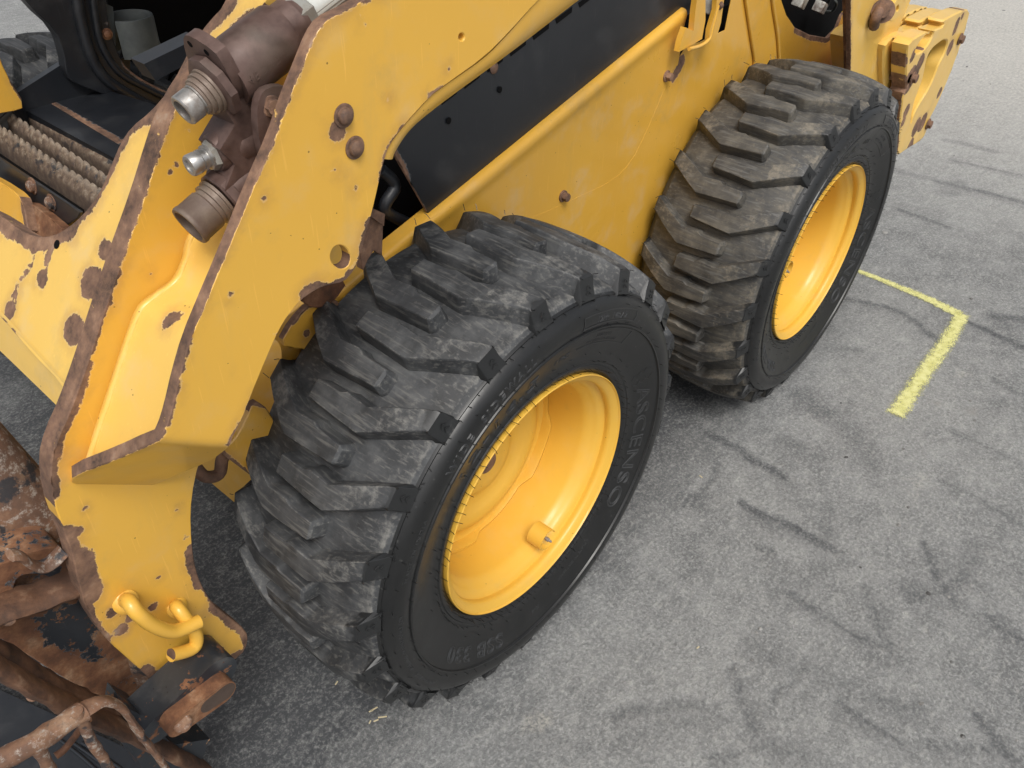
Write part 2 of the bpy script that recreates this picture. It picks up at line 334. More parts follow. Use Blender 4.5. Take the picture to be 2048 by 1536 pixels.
def lathe(name, a, b, prof, mat, parent=None, seg=32, sides=None, rot=0, angle=35, up=None, attrs=None, caps=True):
    """solid of revolution: axis a->b, prof = [(distance along axis from a, radius)]"""
    a = np.asarray(a, float); d = np.asarray(b, float)-a; d /= np.linalg.norm(d); _, u, v = frame_of(d)
    if sides: seg = sides
    V = []; Fc = []
    for s, r in prof:
        for k in range(seg):
            t_ = rot+2*math.pi*k/seg; V.append(a+d*s+r*(u*math.cos(t_)+v*math.sin(t_)))
    m = len(prof)
    for i in range(m-1):
        for k in range(seg):
            k2 = (k+1) % seg; Fc.append((i*seg+k, i*seg+k2, (i+1)*seg+k2, (i+1)*seg+k))
    if caps: Fc.append(tuple(range(seg))[::-1]); Fc.append(tuple(range((m-1)*seg, m*seg)))
    return mk(name, V, Fc, mat, parent, attrs, angle=angle)
def tube_geo(P, r, seg=10, cap=True, flat=None):
    P = [np.asarray(p, float) for p in P]; n = len(P); rr = r if hasattr(r, '__len__') else [r]*n
    V = []; Fc = []; u = None
    for i in range(n):
        d = P[min(i+1, n-1)]-P[max(i-1, 0)]; d /= np.linalg.norm(d)+1e-12
        if u is None: u = frame_of(d)[1] if flat is None else np.asarray(flat, float)
        u = u-d*(u@d); u /= np.linalg.norm(u)+1e-12; v = np.cross(d, u)
        fx = 1 if flat is None else 2.4
        for k in range(seg):
            t_ = 2*math.pi*k/seg; V.append(P[i]+rr[i]*(u*math.cos(t_)*fx+v*math.sin(t_)))
    for i in range(n-1):
        for k in range(seg):
            k2 = (k+1) % seg; Fc.append((i*seg+k, i*seg+k2, (i+1)*seg+k2, (i+1)*seg+k))
    if cap: Fc.append(tuple(range(seg))[::-1]); Fc.append(tuple(range((n-1)*seg, n*seg)))
    return V, Fc
def spline(P, k=6):
    P = [np.asarray(p, float) for p in P]; out = []
    for i in range(len(P)-1):
        p0, p1, p2, p3 = P[max(i-1, 0)], P[i], P[i+1], P[min(i+2, len(P)-1)]
        for j in range(k):
            s = j/k; out.append(.5*((2*p1)+(-p0+p2)*s+(2*p0-5*p1+4*p2-p3)*s*s+(-p0+3*p1-3*p2+p3)*s**3))
    out.append(P[-1]); return out
def tube(name, P, r, mat, parent=None, seg=12, sm=6, flat=None, wob=0):
    P = spline(P, sm) if sm else P
    V, Fc = tube_geo(P, r, seg, flat=flat)
    if wob: V = [np.asarray(v)+wob*np.array(mnoise.noise_vector(Vector(v)*60)) for v in V]
    return mk(name, V, Fc, mat, parent, angle=60)
def box(name, c, size, mat, parent=None, rot=(0, 0, 0), bevel=.003):
    bm = bmesh.new(); bmesh.ops.create_cube(bm, size=1)
    M = Matrix.Translation(Vector(c))@__import__('mathutils').Euler(rot).to_matrix().to_4x4()@Matrix.Diagonal((*size, 1))
    bm.transform(M); return fromobj(name, bm, mat, parent, bevel=bevel)
def prism(name, P3, ext, mat, parent=None, bevel=.002):
    """closed 3-D outline pushed along ext"""
    P3 = [np.asarray(p, float) for p in P3]; n = len(P3); ext = np.asarray(ext, float)
    bm = bmesh.new(); a = [bm.verts.new(p) for p in P3]; b = [bm.verts.new(p+ext) for p in P3]
    bm.faces.new(a[::-1]); bm.faces.new(b)
    for i in range(n): bm.faces.new((a[i], a[(i+1) % n], b[(i+1) % n], b[i]))
    return fromobj(name, bm, mat, parent, bevel=bevel)
def top(o, label, cat, group=None):
    o['label'] = label; o['category'] = cat
    if group: o['group'] = group
    return o
def hexbolt(name, c, n, r, h, mat, parent, washer=True, rot=.2, dome=False):
    c = np.asarray(c, float); n = np.asarray(n, float)/np.linalg.norm(n); _, u, v = frame_of(n); V = []; Fc = []
    def ring(s, rad, sides, ph=rot):
        k0 = len(V)
        for k in range(24):
            t_ = 2*math.pi*k/24
            rr = rad if sides == 0 else rad*math.cos(math.pi/6)/math.cos(((t_) % (math.pi/3))-math.pi/6)
            V.append(c+n*s+rr*(u*math.cos(t_+ph)+v*math.sin(t_+ph)))
        return k0
    rings = []
    if washer: rings += [ring(-.001, r*1.35, 0), ring(h*.16, r*1.35, 0), ring(h*.2, r*1.28, 0)]
    if dome: rings += [ring(h*.2, r*1.0, 0), ring(h*.6, r*.93, 0), ring(h*.85, r*.7, 0), ring(h, r*.35, 0)]
    else: rings += [ring(h*.2 if washer else -.001, r, 6), ring(h*.9, r, 6), ring(h, r*.88, 0)]
    for a, b in zip(rings[:-1], rings[1:]):
        for k in range(24): Fc.append((a+k, a+(k+1) % 24, b+(k+1) % 24, b+k))
    Fc.append(tuple(range(rings[-1], rings[-1]+24)))
    return mk(name, V, Fc, mat, parent, angle=30)
# ------------------------------------------------------------------ the machine
loader = bpy.data.objects.new('skid_steer_loader', None); COL.objects.link(loader)
top(loader, 'yellow skid steer loader with chipped rusty paint, new black tyres and yellow wheels', 'skid steer loader')
# ---- tyre: local frame, axle along +y, outboard face near y = 0; theta grows clockwise seen from outboard, 0 = front
YC, PITCH, NL = .138, 360/23, 23
def cp(th, r, y): return (-r*math.cos(R(th)), y, r*math.sin(R(th)))
def rt(y): return .415-.017*min(1, abs(y-YC)/.133)**2.5
def rb(y): return .388-.018*min(1, abs(y-YC)/.133)**2.6
UP = ([-.01, .005, .05, .088, .126, .136, .185], [2.4, 1.7, -1.6, -4.35, -4.0, -4.75, -4.9]); LO = ([-.01, .005, .045, .085, .185], [-2.8, -2.6, -6.2, -9.3, -8.5])
def lug_mesh(name, mirror):
    V, Fc, ed, cl = [], [], [], []
    st = [(.1865, 2), (.184, 1), (.180, 0)]+[(y, 0) for y in (.17, .155, .14, .136, .131, .126, .115, .1, .092, .088, .084, .075, .06, .045, .03, .018, .010)]+[(.005, 3), (.001, 4), (-.003, 5), (-.0085, 6)]
    for y, k in st:
        u = float(np.interp(y, *UP)); l = float(np.interp(y, *LO)); b = rb(max(y, .003))-.005; T = rt(max(y, .005)); f = .95
        if k == 2: T = b+.004; u -= .3; l += .3
        if k == 1: T -= .0035; u -= .45; l += .45
        if k == 4: T = .3955
        if k == 5: T = .380; b = .360; f = .5
        if k == 6: T = .362; b = .357; f = .2; u, l = 2.7, -2.8
        tp = T; sh = min(.004, (T-b)*.3)
        pts = [(l-f, b, 0), (l-.16, T-.0034, 0), (l-.06, T-.0011, .7), (l+.10, T-.0001, 1), (l+.38, T, 0), (u-.38, T, 0), (u-.10, T-.0001, 1), (u+.06, T-.0011, .7), (u+.16, T-.0034, 0), (u+f, b, 0)]
        for th, r, e in pts:
            V.append(cp(th, r, y)); ed.append((e*(.75 if th > 0 else .45) if e else (.50 if .012 < y < .075 and r > rb(y)+.01 else .06)) if k < 4 else e*.1); cl.append(.74 if y < .004 else max(0, .5-(y-.004)*11))
    m = 10
    for i in range(len(st)-1):
        for j in range(m-1): Fc.append((i*m+j, i*m+j+1, (i+1)*m+j+1, (i+1)*m+j))
    Fc.append(tuple(range(m))[::-1])
    for rc in (.372, .3795):                                     # the two moulded chevrons on the shoulder end
        for sgn in (-1, 1):
            pa, pb = (0, rc+.0045), (sgn*.75, rc)
            yy = lambda r: -.0098+(r-.362)*.29
            P = [np.array(cp(pa[0], pa[1], yy(pa[1]))), np.array(cp(pb[0], pb[1], yy(pb[1])))]
            v, f = tube_geo(P, .0008, 4); k0 = len(V); V += [tuple(q) for q in v]; Fc += [tuple(k0+i for i in q) for q in f]; ed += [.0]*len(v); cl += [1.0]*len(v)
    if mirror: V = [(x, 2*YC-y, z) for x, y, z in V]; Fc = [f[::-1] for f in Fc]
    me = bpy.data.meshes.new(name); me.from_pydata(V, [], [f[::-1] for f in Fc]); me.shade_smooth(); me.set_sharp_from_angle(angle=R(38))
    for k, a in (('edge', ed), ('clean', cl)):
        at = me.attributes.new(k, 'FLOAT', 'POINT'); at.data.foreach_set('value', np.asarray(a, np.float32))
    return me
SW = [(.3640, -.0015), (.3615, -.0052), (.3595, -.0052), (.3575, -.0085), (.352, -.0145), (.344, -.0185), (.334, -.0205), (.324, -.0198), (.3175, -.0178), (.3165, -.0200), (.3140, -.0203), (.3128, -.0168), (.305, -.0150), (.290, -.0095), (.275, -.0040), (.262, .0000), (.252, .0020), (.246, .0018), (.2445, .0032), (.240, .0034), (.2385, .0018), (.232, .0030), (.2275, .0055), (.222, .011)]
_sr = np.array([p[0] for p in SW])[::-1]; _sy = np.array([p[1] for p in SW])[::-1]
def swy(r): return float(np.interp(r, _sr, _sy))
def revolve(prof, seg=176):
    V = [(cp(360*k/seg, r, y)) for r, y in prof for k in range(seg)]; Fc = []
    for i in range(len(prof)-1):
        for k in range(seg): k2 = (k+1) % seg; Fc.append((i*seg+k, i*seg+k2, (i+1)*seg+k2, (i+1)*seg+k))
    return V, Fc
def tyre_mesh():
    outer = [(.222, .03)]+SW[::-1]
    crown = [(rb(y), y) for y in (.004, .012, .022, .035, .05, .07, .09, .115, .138)]
    half = outer+crown; full = half+[(r, 2*YC-y) for r, y in half[::-1][1:]]
    V, Fc = revolve(full); return V, Fc, full
def text_geo(s, th, r0, size, z=.0009, outline=True, wid=1.0, spacing=1.0):
    cu = bpy.data.curves.new('txt', 'FONT'); cu.body = s; cu.size = size; cu.align_x = 'CENTER'; cu.space_character = spacing; cu.resolution_u = 3
    if outline: cu.fill_mode = 'NONE'; cu.bevel_depth = z*.85; cu.bevel_resolution = 0
    else: cu.extrude = z
    ob = bpy.data.objects.new('txt', cu); COL.objects.link(ob); bpy.context.view_layer.update()
    dg = bpy.context.evaluated_depsgraph_get(); me = ob.evaluated_get(dg).to_mesh()
    V = []; Fc = [tuple(p.vertices) for p in me.polygons]
    for v in me.vertices:
        x, y, zz = v.co; x *= wid; y = y-size*.36; r = r0+y
        V.append(cp(th+math.degrees(x/r0), r, swy(r)-zz-(.0002 if outline else .0)))
    ob.evaluated_get(dg).to_mesh_clear(); bpy.data.objects.remove(ob); bpy.data.curves.remove(cu); return V, Fc
def merge(L):
    V, Fc = [], []
    for v, f in L: k = len(V); V += list(v); Fc += [tuple(k+i for i in q) for q in f]
    return V, Fc
def arc_line(r0, t0, t1, r1=None, rad=.0009):
    r1 = r1 or r0; P = [np.array(cp(t0+(t1-t0)*k/16, r0+(r1-r0)*k/16, swy(r0+(r1-r0)*k/16)-.0003)) for k in range(17)]; return tube_geo(P, rad, 4)
tyre_me = None
def build_wheel(cx, tyre_rot, lug_phase, rim_rot, warm=False):
    """tyre (> tread_lug, raised_lettering, rubber_hair) and wheel_rim (> wheel_disc, valve_stem, valve_guard) as parts of the loader"""
    V, Fc, prof = tyre_mesh()
    seg = 176; dirt = []
    for i, (r, y) in enumerate(prof):
        for k in range(seg): dirt.append(1.0 if r > .3655 else (.35 if y > .1 else 0.0))
    ty = mk('tyre', V, [f[::-1] for f in Fc], sidewall, loader, {'dirt': dirt, 'edge': [(.62 if prof[i//seg][0] > .3655 and prof[i//seg][1] < .010 else .42 if prof[i//seg][0] > .366 and prof[i//seg][1] < .03 else .18 if prof[i//seg][0] > .37 and prof[i//seg][1] < .08 else 0.0) for i in range(len(V))], 'clean': [0]*len(V)}, angle=30)
    ty.data.materials.append(tread_warm if warm else tread)
    pm = np.array([p[0] for p in prof]); n = len(prof)-1
    mi = np.zeros(len(ty.data.polygons), np.int32)
    for i in range(n):
        if min(pm[i], pm[i+1]) > .3635: mi[i*seg:(i+1)*seg] = 1
    ty.data.polygons.foreach_set('material_index', mi)
    ty.location = (cx, 0, AX)
    tm = tread_warm if warm else tread
    for mirror in (0, 1):
        me = lug_mesh('tread_lug', mirror); me.materials.append(tm)
        for k in range(NL):
            o = link('tread_lug', me, None, ty); o.rotation_euler = (0, R(lug_phase+(k+(.5 if mirror else 0))*PITCH), 0)
    T = tyre_rot
    L = [text_geo('WIDE  SIDEWALL', 62.5+T, .3345, .0175, wid=1.12, spacing=1.35), text_geo('ASCENSO', 193+T, .283, .037, wid=1.62, z=.0013, spacing=1.12),
         text_geo('12-16.5', 63+T, .272, .038, wid=1.45, z=.0013, spacing=1.15), text_geo('NHS', 93.5+T, .281, .015, wid=1.2),
         text_geo('SSB 330', 308+T, .2915, .034, wid=1.45, z=.0013, spacing=1.1), text_geo('MADE IN INDIA', 26+T, .336, .0075, .0006, False, 1.5, 1.3),
         text_geo('WARNING: MOUNT ONLY ON', 355+T, .337, .009, .0006, False, 1.0, 1.2), text_geo('APPROVED RIM SIZES', 333+T, .337, .008, .0005, False, 1.0),
         text_geo('12PR  148 A2', 111+T, .3335, .0135, .0006, True, 1.15), text_geo('TUBELESS', 112+T, .300, .009, .0005, False, 1.0, 1.2), text_geo('MAX LOAD AND PRESSURE', 113+T, .290, .006, .0005, False, 1.2),
         text_geo('INFLATE TO SEAT BEADS', 247+T, .277, .008, .0005, False, 1.1), text_geo('R-4', 272+T, .285, .012, .0006, False, 1.2)]
    for a in (-1, 1):                                            # maker's two-blade mark before the name
        for q in (-.012, .0, .012):
            P = [np.array(cp(158+T+a*1.2, .281+q+.010, swy(.281+q+.01)-.0003)), np.array(cp(158+T+a*3.2, .281+q, swy(.281+q)-.0003)), np.array(cp(158+T+a*1.4, .281+q-.008, swy(.281+q-.008)-.0003))]; L.append(tube_geo(P, .0006, 4))
    for r in (.325, .343): L.append(arc_line(r, 98+T, 124+T))
    L += [arc_line(.325, 98+T, 97.9+T, .343), arc_line(.325, 124+T, 124.1+T, .343), arc_line(.283, 100+T, 128+T, rad=.0008), arc_line(.310, 100+T, 128+T), arc_line(.283, 128+T, 127.5+T, .310)]
    for q_, (v, f) in enumerate(L): mk('raised_lettering' if q_ < 13 else 'raised_line', v, f, letter, ty, angle=50)
    H = []
    def hair(th, r, y, d, ln):
        p = np.array(cp(th, r, y)); d = np.asarray(d, float)+rng.normal(0, .22, 3); d /= np.linalg.norm(d); H.append(tube_geo([p, p+d*ln*.6, p+d*ln+rng.normal(0, .0008, 3)], .0006, 3, cap=False))
    for r, n_, ln in ((.2315, 96, .0125), (.2465, 84, .006), (.262, 40, .005), (.3205, 66, .006), (.360, 100, .007), (.349, 50, .006)):
        off = rng.uniform(0, 9)
        for k in range(n_):
            if rng.random() < .88: hair(off+360*k/n_+rng.normal(0, .25), r, swy(r)+.0003, (0, -1, .15), ln*rng.uniform(.6, 1.25))
    for k in range(NL):
        th = lug_phase+k*PITCH
        for a, r, y in ((2.6, .366, -.008), (-2.6, .366, -.008), (1.8, .397, .002), (-2.5, .397, .002)): hair(th+a, r, y, (0, -1, .3), .008*rng.uniform(.5, 1.1))
        th += PITCH/2
        for a, r, y in ((1.8, .399, 2*YC-.003), (-2.5, .399, 2*YC-.003)):
            c = np.array(cp(th, 1, 0)); hair(th+a, r, y, c*.8+np.array((0, .5, 0)), .012*rng.uniform(.4, 1.2))
    v, f = merge(H); hr = mk('rubber_hair', v, f, sidewall, ty); hr['kind'] = 'stuff'
    # rim
    pr = [(.2195, .0035), (.2215, .0000), (.2230, .0012), (.2230, .010), (.2190, .016)]
    inn = [(.2195, .0035), (.2150, .0065), (.2090, .0095), (.2068, .0130), (.2062, .019), (.2080, .0225), (.2078, .0250), (.2030, .0280), (.1975, .0310), (.1945, .036), (.1915, .0425), (.1865, .048), (.1850, .060), (.1842, .075), (.1838, .095), (.1838, .135), (.188, .19), (.205, .235), (.2225, .275)]
    V, Fc = revolve(inn[::-1]+pr, 144)
    rim = mk('wheel_rim', V, Fc, yellow_clean, loader, angle=50); rim.location = (cx, 0, AX); rim.rotation_euler = (0, R(rim_rot), 0)
    # pressed disc with a wavy welded flange
    seg = 144; V = []; Fc = []
    ringsN = [('e', .1828), ('e2', .1790), (.0, .1790)]
    prof2 = [(.1755, .1400), (.170, .1430), (.158, .1415), (.150, .138), (.143, .129), (.134, .124), (.118, .1235), (.108, .128), (.100, .1335), (.085, .1355), (.072, .133), (.064, .126), (.058, .122), (.040, .121), (.0, .121)]
    def ey(th):
        a = ((th+152) % 90)/90; a = min(a, 1-a)*2       # 0 at the middle of a thick arc, 1 in the recess
        return .1205+.0155*float(np.clip((a-.38)/.2, 0, 1))+.002*math.cos(a*3)
    rows = []
    for r_, dy in ((.1838, .004), (.1826, -.001), (.1770, -.002), (.1755, .0025)): rows.append([(r_, ey(360*k/seg)+dy) for k in range(seg)])
    for r_, y_ in prof2: rows.append([(max(r_, .0005), y_)]*seg)
    for row in rows:
        for k, (r_, y_) in enumerate(row): V.append(cp(360*k/seg, r_, y_))
    for i in range(len(rows)-1):
        for k in range(seg): k2 = (k+1) % seg; Fc.append((i*seg+k, (i+1)*seg+k, (i+1)*seg+k2, i*seg+k2))
    dsc = mk('wheel_disc', V, Fc, yellow_clean, rim, angle=50)
    lathe('hub_cap', (0, .124, 0), (0, 0, 0), [(-.002, .021), (.003, .021), (.005, .0195), (.0052, .0)], rust_edge, rim, seg=24)
    # valve guard: part-cylinder open towards the rim, with the brass valve in it
    va = R(-106); c = np.array((-.1635*math.cos(va), 0, .1635*math.sin(va))); er = c/np.linalg.norm(c); et = np.array((er[2], 0, -er[0]))
    V = []; Fc = []; ns = 26
    for k in range(ns+1):
        t_ = R(-128+256*k/ns)+R(128)
        for rr in (.0215, .0192):
            for yy in (.014, .046): V.append(c+rr*(er*math.cos(t_+R(-40)-R(128)+math.pi)+et*math.sin(t_+R(-40)-R(128)+math.pi))+np.array((0, yy, 0)))
    for k in range(ns):
        a = 4*k; b = a+4; Fc += [(a, a+1, b+1, b), (a+3, a+2, b+2, b+3), (a+2, a, b, b+2), (a+1, a+3, b+3, b+1)]
    Fc += [(0, 2, 3, 1), (4*ns, 4*ns+1, 4*ns+3, 4*ns+2)]
    g = mk('valve_guard', V, Fc, yellow_clean, rim, angle=40)
    lathe('valve_stem', c+np.array((0, .052, 0))-er*.001, c+np.array((.004, 0, 0))+er*.006, [(0, .0042), (.010, .0042), (.0105, .0055), (.014, .0055), (.0145, .0035), (.019, .0035), (.0195, .0048), (.0235, .0048), (.024, .0030), (.030, .0030), (.031, .0042), (.037, .0042), (.038, .0026), (.043, .0022), (.044, .001)], bright_steel, rim, seg=14)
    return ty, rim
ty1, rim1 = build_wheel(0.0, 0, 53.9, 0)
ty2, rim2 = build_wheel(WB, 9, 34.6, 115, warm=True)
def copy_tree(o, parent):
    c = o.copy(); COL.objects.link(c); c.parent = parent
    for ch in list(o.children):
        d = ch.copy(); COL.objects.link(d); d.parent = c
    return c
for o in (ty1, rim1):                                            # the front wheel on the far side of the machine, seen through the arm
    c = copy_tree(o, loader); c.location = (0, 1.64, AX); c.rotation_euler = (0, 0, math.pi)
axl = lathe('axle_housing', (0, .20, AX), (0, 1, AX), [(0, .07), (.24, .075), (1.0, .075), (1.24, .07)], yellow_body, loader)
axl2 = lathe('axle_housing', (WB, .20, AX), (WB, 1, AX), [(0, .07), (.24, .075), (1.0, .075), (1.24, .07)], yellow_body, loader)
# ---- lift arm: outer plate at y = .07 bent under at the bottom, inner plate at y = .215
YO, YI = .07, .215
PO = Plane((0, YO, 0), (0, -1, 0)); PI_ = Plane((0, YI, 0), (0, -1, 0))
b0, b1 = PO.p2(322, 884), PO.p2(462, 893)                       # bend line
be_ = (b1-b0)/np.linalg.norm(b1-b0); bm_ = np.array([be_[1], -be_[0]])
if bm_ @ (PO.p2(380, 960)-b0) < 0: bm_ = -bm_
E3 = PO.to3(be_)[0]-PO.o; M3 = PO.to3(bm_)[0]-PO.o; B3 = PO.to3(b0)[0]
Tip = PY(147, 966, YI-.004)
nl = np.cross(E3, Tip-B3); nl /= np.linalg.norm(nl)
if nl @ PO.n < 0: nl = -nl
ang = math.acos(float(np.clip(nl@PO.n, -1, 1))); RB = .016
def lip(u, v):                                                   # photo pixel on the turned-under lip -> unfolded plate coordinates
    q = onplane(u, v, B3, nl)-B3; m2 = np.cross(nl, E3); m2 = m2 if m2 @ (Tip-B3) > 0 else -m2
    return tuple(b0+be_*(q@E3)+bm_*(q@m2))
def bend(P2, z):
    d = (P2-b0)@bm_+RB*math.tan(ang/2); tt = (P2-b0)@be_; L = RB*ang; r = RB
    a = np.clip(d/r, 0, ang); over = np.maximum(d-L, 0); pre = np.minimum(d, 0)
    # arc centre lies behind the plate
    c = B3-PO.n*r-M3*(RB*math.tan(ang/2))
    dirs = PO.n[None, :]*np.cos(a)[:, None]+M3[None, :]*np.sin(a)[:, None]
    tang = -PO.n[None, :]*np.sin(a)[:, None]+M3[None, :]*np.cos(a)[:, None]
    return c+E3*tt[:, None]+dirs*(r-z)[:, None]+tang*over[:, None]+M3*pre[:, None]
face = [(1010, -215), (880, -110), (800, -52), (727, 0), (690, 21), (650, 40), (628, 72), (606, 128), (578, 195), (550, 278), (515, 355), (478, 445), (441, 535), (413, 600), (379, 682), (358, 755), (343, 820), (330, 862)]
lipo = [lip(*q) for q in [(300, 889), (238, 917), (146, 952), (144, 970), (212, 975), (296, 974), (330, 962), (365, 946), (420, 923), (447, 905)]]
right = [(460, 887), (484, 841), (505, 786), (523, 742), (542, 697), (559, 660), (576, 632), (600, 602), (634, 579), (655, 571), (689, 565), (710, 540), (721, 513), (732, 470), (741, 438), (749, 408), (760, 359), (768, 325), (779, 291), (807, 253), (859, 195), (893, 169), (968, 116), (1016, 68), (1077, 0), (1140, -60), (1300, -215)]
hole = [(681+20*math.cos(a)+2*math.sin(a), 514+24*math.sin(a)) for a in np.linspace(0, 2*math.pi, 12, endpoint=False)]
hole2 = [(923.5+6*math.cos(a), 74+8*math.sin(a)) for a in np.linspace(0, 2*math.pi, 8, endpoint=False)]
lipfront = [lip(300, 889), lip(238, 917), lip(146, 952)]
arm = sheet('lift_arm', PO, face+lipo+right, .0135, yellow, loader, holes=[hole, hole2], step=.0052, deform=bend, edge_rust=False, bev=.0012,
    rust=[([(727, 0), (690, 21), (650, 40), (628, 72), (606, 128)], .001), ([(606, 128), (578, 195), (550, 278), (515, 355)], .0008), ([(515, 355), (478, 445), (441, 535), (413, 600), (379, 682)], -.001),
          ([(379, 682), (358, 755), (343, 820), (330, 862)], .003), ([(343, 820), (330, 862), lipfront[0], lipfront[1], lipfront[2]], .001), ([(800, -52), (727, 0)], .005),
          ([(655, 571), (689, 565), (710, 540), (721, 513), (732, 470), (741, 438)], .0045), ([(634, 579), (612, 590)], .010), ([(779, 291), (760, 359)], .003), ([(779, 291), (807, 253)], .0018), ([(880, 180), (862, 193)], .005), ([(460, 887), (484, 841)], .0028), ([(505, 786), (484, 841)], .001)],
    spots=[(675, 263, 17), (730, 51, 5.5), (725, 31, 3), (645, 597, 9), (697, 552, 10), (776, 202, 2.6), (671, 341, 3), (530, 398, 3.5), (462, 589, 4.5), (462, 887, 7), (662, 341, 2.5), (682, 352, 2.2), (713, 377, 3), (898, 137, 3), (530, 120, 2), (643, 217, 2.5), (552, 668, 2), (480, 742, 1.5)])
inner = sheet('inner_arm_plate', PI_, [(520, -60), (455, 60), (375, 172), (340, 235), (318, 300), (287, 400), (243, 520), (207, 625), (173, 730), (141, 820), (113, 880), (99, 935), (106, 1000), (125, 1055), (142, 1100), (158, 1170), (175, 1222), (213, 1280), (250, 1312), (290, 1349), (335, 1390), (380, 1370), (440, 1336), (483, 1312), (497, 1285), (494, 1262), (454, 1230), (426, 1209), (401, 1167), (388, 1122), (382, 1052), (384, 995), (398, 925), (450, 800), (560, 500), (640, 240), (700, 100), (780, -60)],
    .026, yellow, arm, step=.0055,
    rust=[([(520, -60), (455, 60), (375, 172), (340, 235)], .001), ([(340, 235), (318, 300), (287, 400), (243, 520)], .0015), ([(243, 520), (207, 625), (173, 730)], .003), ([(173, 730), (141, 820), (113, 880), (99, 935), (106, 990)], .008), ([(131, 1068), (150, 1130)], .012), ([(150, 1130), (165, 1190)], .024), ([(165, 1190), (185, 1240), (213, 1280)], .006), ([(288, 1347), (335, 1390), (375, 1378)], .014),
          ([(497, 1285), (494, 1262), (454, 1230), (430, 1211)], .011), ([(426, 1209), (401, 1167)], .003), ([(401, 1167), (388, 1122), (384, 1100)], .011), ([(483, 1312), (460, 1325)], .016)],
    spots=[(155, 1062, 9), (372, 1073, 4), (356, 1018, 3), (222, 1226, 8), (262, 1236, 7), (244, 1258, 9), (306, 1214, 7), (432, 1305, 9), (424, 1322, 5), (376, 262, 3), (352, 330, 6), (341, 344, 5), (347, 338, 3), (405, 1335, 4), (362, 1310, 3), (300, 545, 2.5), (386, 335, 0), (376, 268, 5), (378, 280, 4), (171, 1018, 3), (316, 1154, 2.5), (475, 10, 0)])
# web plate between the two, with its weld bead
ridge = [(470, 400), (430, 430), (388, 470), (375, 518), (354, 560), (318, 588), (288, 612), (270, 652), (252, 705), (222, 795), (194, 875), (178, 930)]
rp = [PY(u, v, YI-.002) for u, v in ridge]; rs = spline(rp, 5)
V = []; m = 22; ra = []
for p in rs:
    for j in range(m+1):
        yo_ = YO+.016; dn = nl[1]; lim = (-.004-nl@(p-B3))/dn+p[1] if abs(dn) > 1e-6 else -9      # stop at the turned-under lip
        yo_ = min(YI-.006, max(yo_, lim if nl@(np.array((p[0], yo_, p[2]))-B3) > -.004 else yo_))
        q = p.copy(); q[1] = YI-.002+(yo_-YI+.002)*j/m; f_ = math.sin(min(1, j/3)*math.pi/2); q[0] += -.004*(1-f_); V.append(q)
Fc = [(i*(m+1)+j, i*(m+1)+j+1, (i+1)*(m+1)+j+1, (i+1)*(m+1)+j) for i in range(len(rs)-1) for j in range(m)]
def near(V, pts):
    a = np.full(len(V), 1.0); A = np.array(V)
    for (u, v, y, r) in pts:
        c = PY(u, v, y); a = np.minimum(a, np.linalg.norm(A-c, axis=1)-r)
    return np.clip(.05-a, 0, .2)
_n = np.cross(rs[30]-rs[10], (0, 1, 0))
wsp = [(357, 648, .16, .010), (345, 640, .16, .004), (437, 478, .13, .014), (182, 930, .20, .010), (395, 540, .17, .0)]
web = mk('web_plate', V, Fc, yellow_light, arm, {'rust': near(V, wsp)}, angle=60)
sol = web.modifiers.new('thickness', 'SOLIDIFY'); sol.thickness = .010; sol.offset = 0
tube('weld_bead', [p+np.array((-.004, -.006, .002)) for p in rp], .0042, yellow_light, arm, seg=10, sm=8, wob=.0012)
tube('weld_bead', [PY(162, 938, .2), PY(186, 932, .195), PY(200, 922, .19)], .006, grey_steel, arm, seg=8, wob=.002)
# bolts on the outer plate
for (u, v, r) in ((687, 231, .0088), (709, 295, .0088)):
    hexbolt('bolt', PY(u, v, YO), (0, -1, 0), r, .0085, rust_edge, arm, dome=True)
# lower flange of the arm along the black panel
FA = [(768, 318), (779, 291), (807, 253), (859, 195), (893, 169), (968, 116), (1016, 68), (1077, 0), (1140, -60), (1300, -215)]
FB = [(774, 310), (781, 293), (812, 250), (868, 208), (906, 180), (985, 122), (1050, 75), (1153, -2), (1235, -62), (1445, -215)]
A_ = spline([PY(u, v, YO+.003) for u, v in FA], 5); B_ = spline([PY(u, v, YO+.028) for u, v in FB], 5)
V = []; Fc = []; m = 9
for a, b in zip(A_, B_):
    for j in range(m+1):
        s = j/m; q = a*(1-s)+b*s; q[1] = YO+.003+.025*(1-math.sqrt(max(0, 1-s*s)))*1.0; V.append(q)
    q = b.copy(); q[1] = YO+.09; V.append(q)
m += 1
Fc = [(i*(m+1)+j, (i+1)*(m+1)+j, (i+1)*(m+1)+j+1, i*(m+1)+j+1) for i in range(len(A_)-1) for j in range(m)]
fl = mk('arm_flange', V, Fc, yellow, arm, {'rust': [0.0]*len(V)}, angle=60)
# step hooks (bent round bars) low on the inner plate
tube('step_hook', [PY(250, 1200, YI), PY(258, 1204, YI-.025), PY(275, 1226, YI-.038), PY(310, 1252, YI-.042), PY(350, 1262, YI-.042), PY(398, 1243, YI-.042)], .0096, yellow, arm, seg=16)
lathe('hook_collar', PY(249, 1201, YI+.002), PY(249, 1201, YI+.002)+np.array((-.1, -.75, .35)), [(0, .0165), (.007, .0160), (.010, .0125), (.011, .010)], yellow, arm, seg=20)
tube('step_hook', [PY(352, 1212, YI), PY(355, 1216, YI-.020), PY(372, 1238, YI-.032), PY(392, 1270, YI-.036), PY(386, 1296, YI-.038), PY(342, 1310, YI-.040)], .0092, yellow, arm, seg=16)
lathe('hook_collar', PY(351, 1213, YI+.002), PY(351, 1213, YI+.002)+np.array((0, -.75, .35)), [(0, .0150), (.006, .0145), (.009, .0115), (.010, .009)], yellow, arm, seg=20)
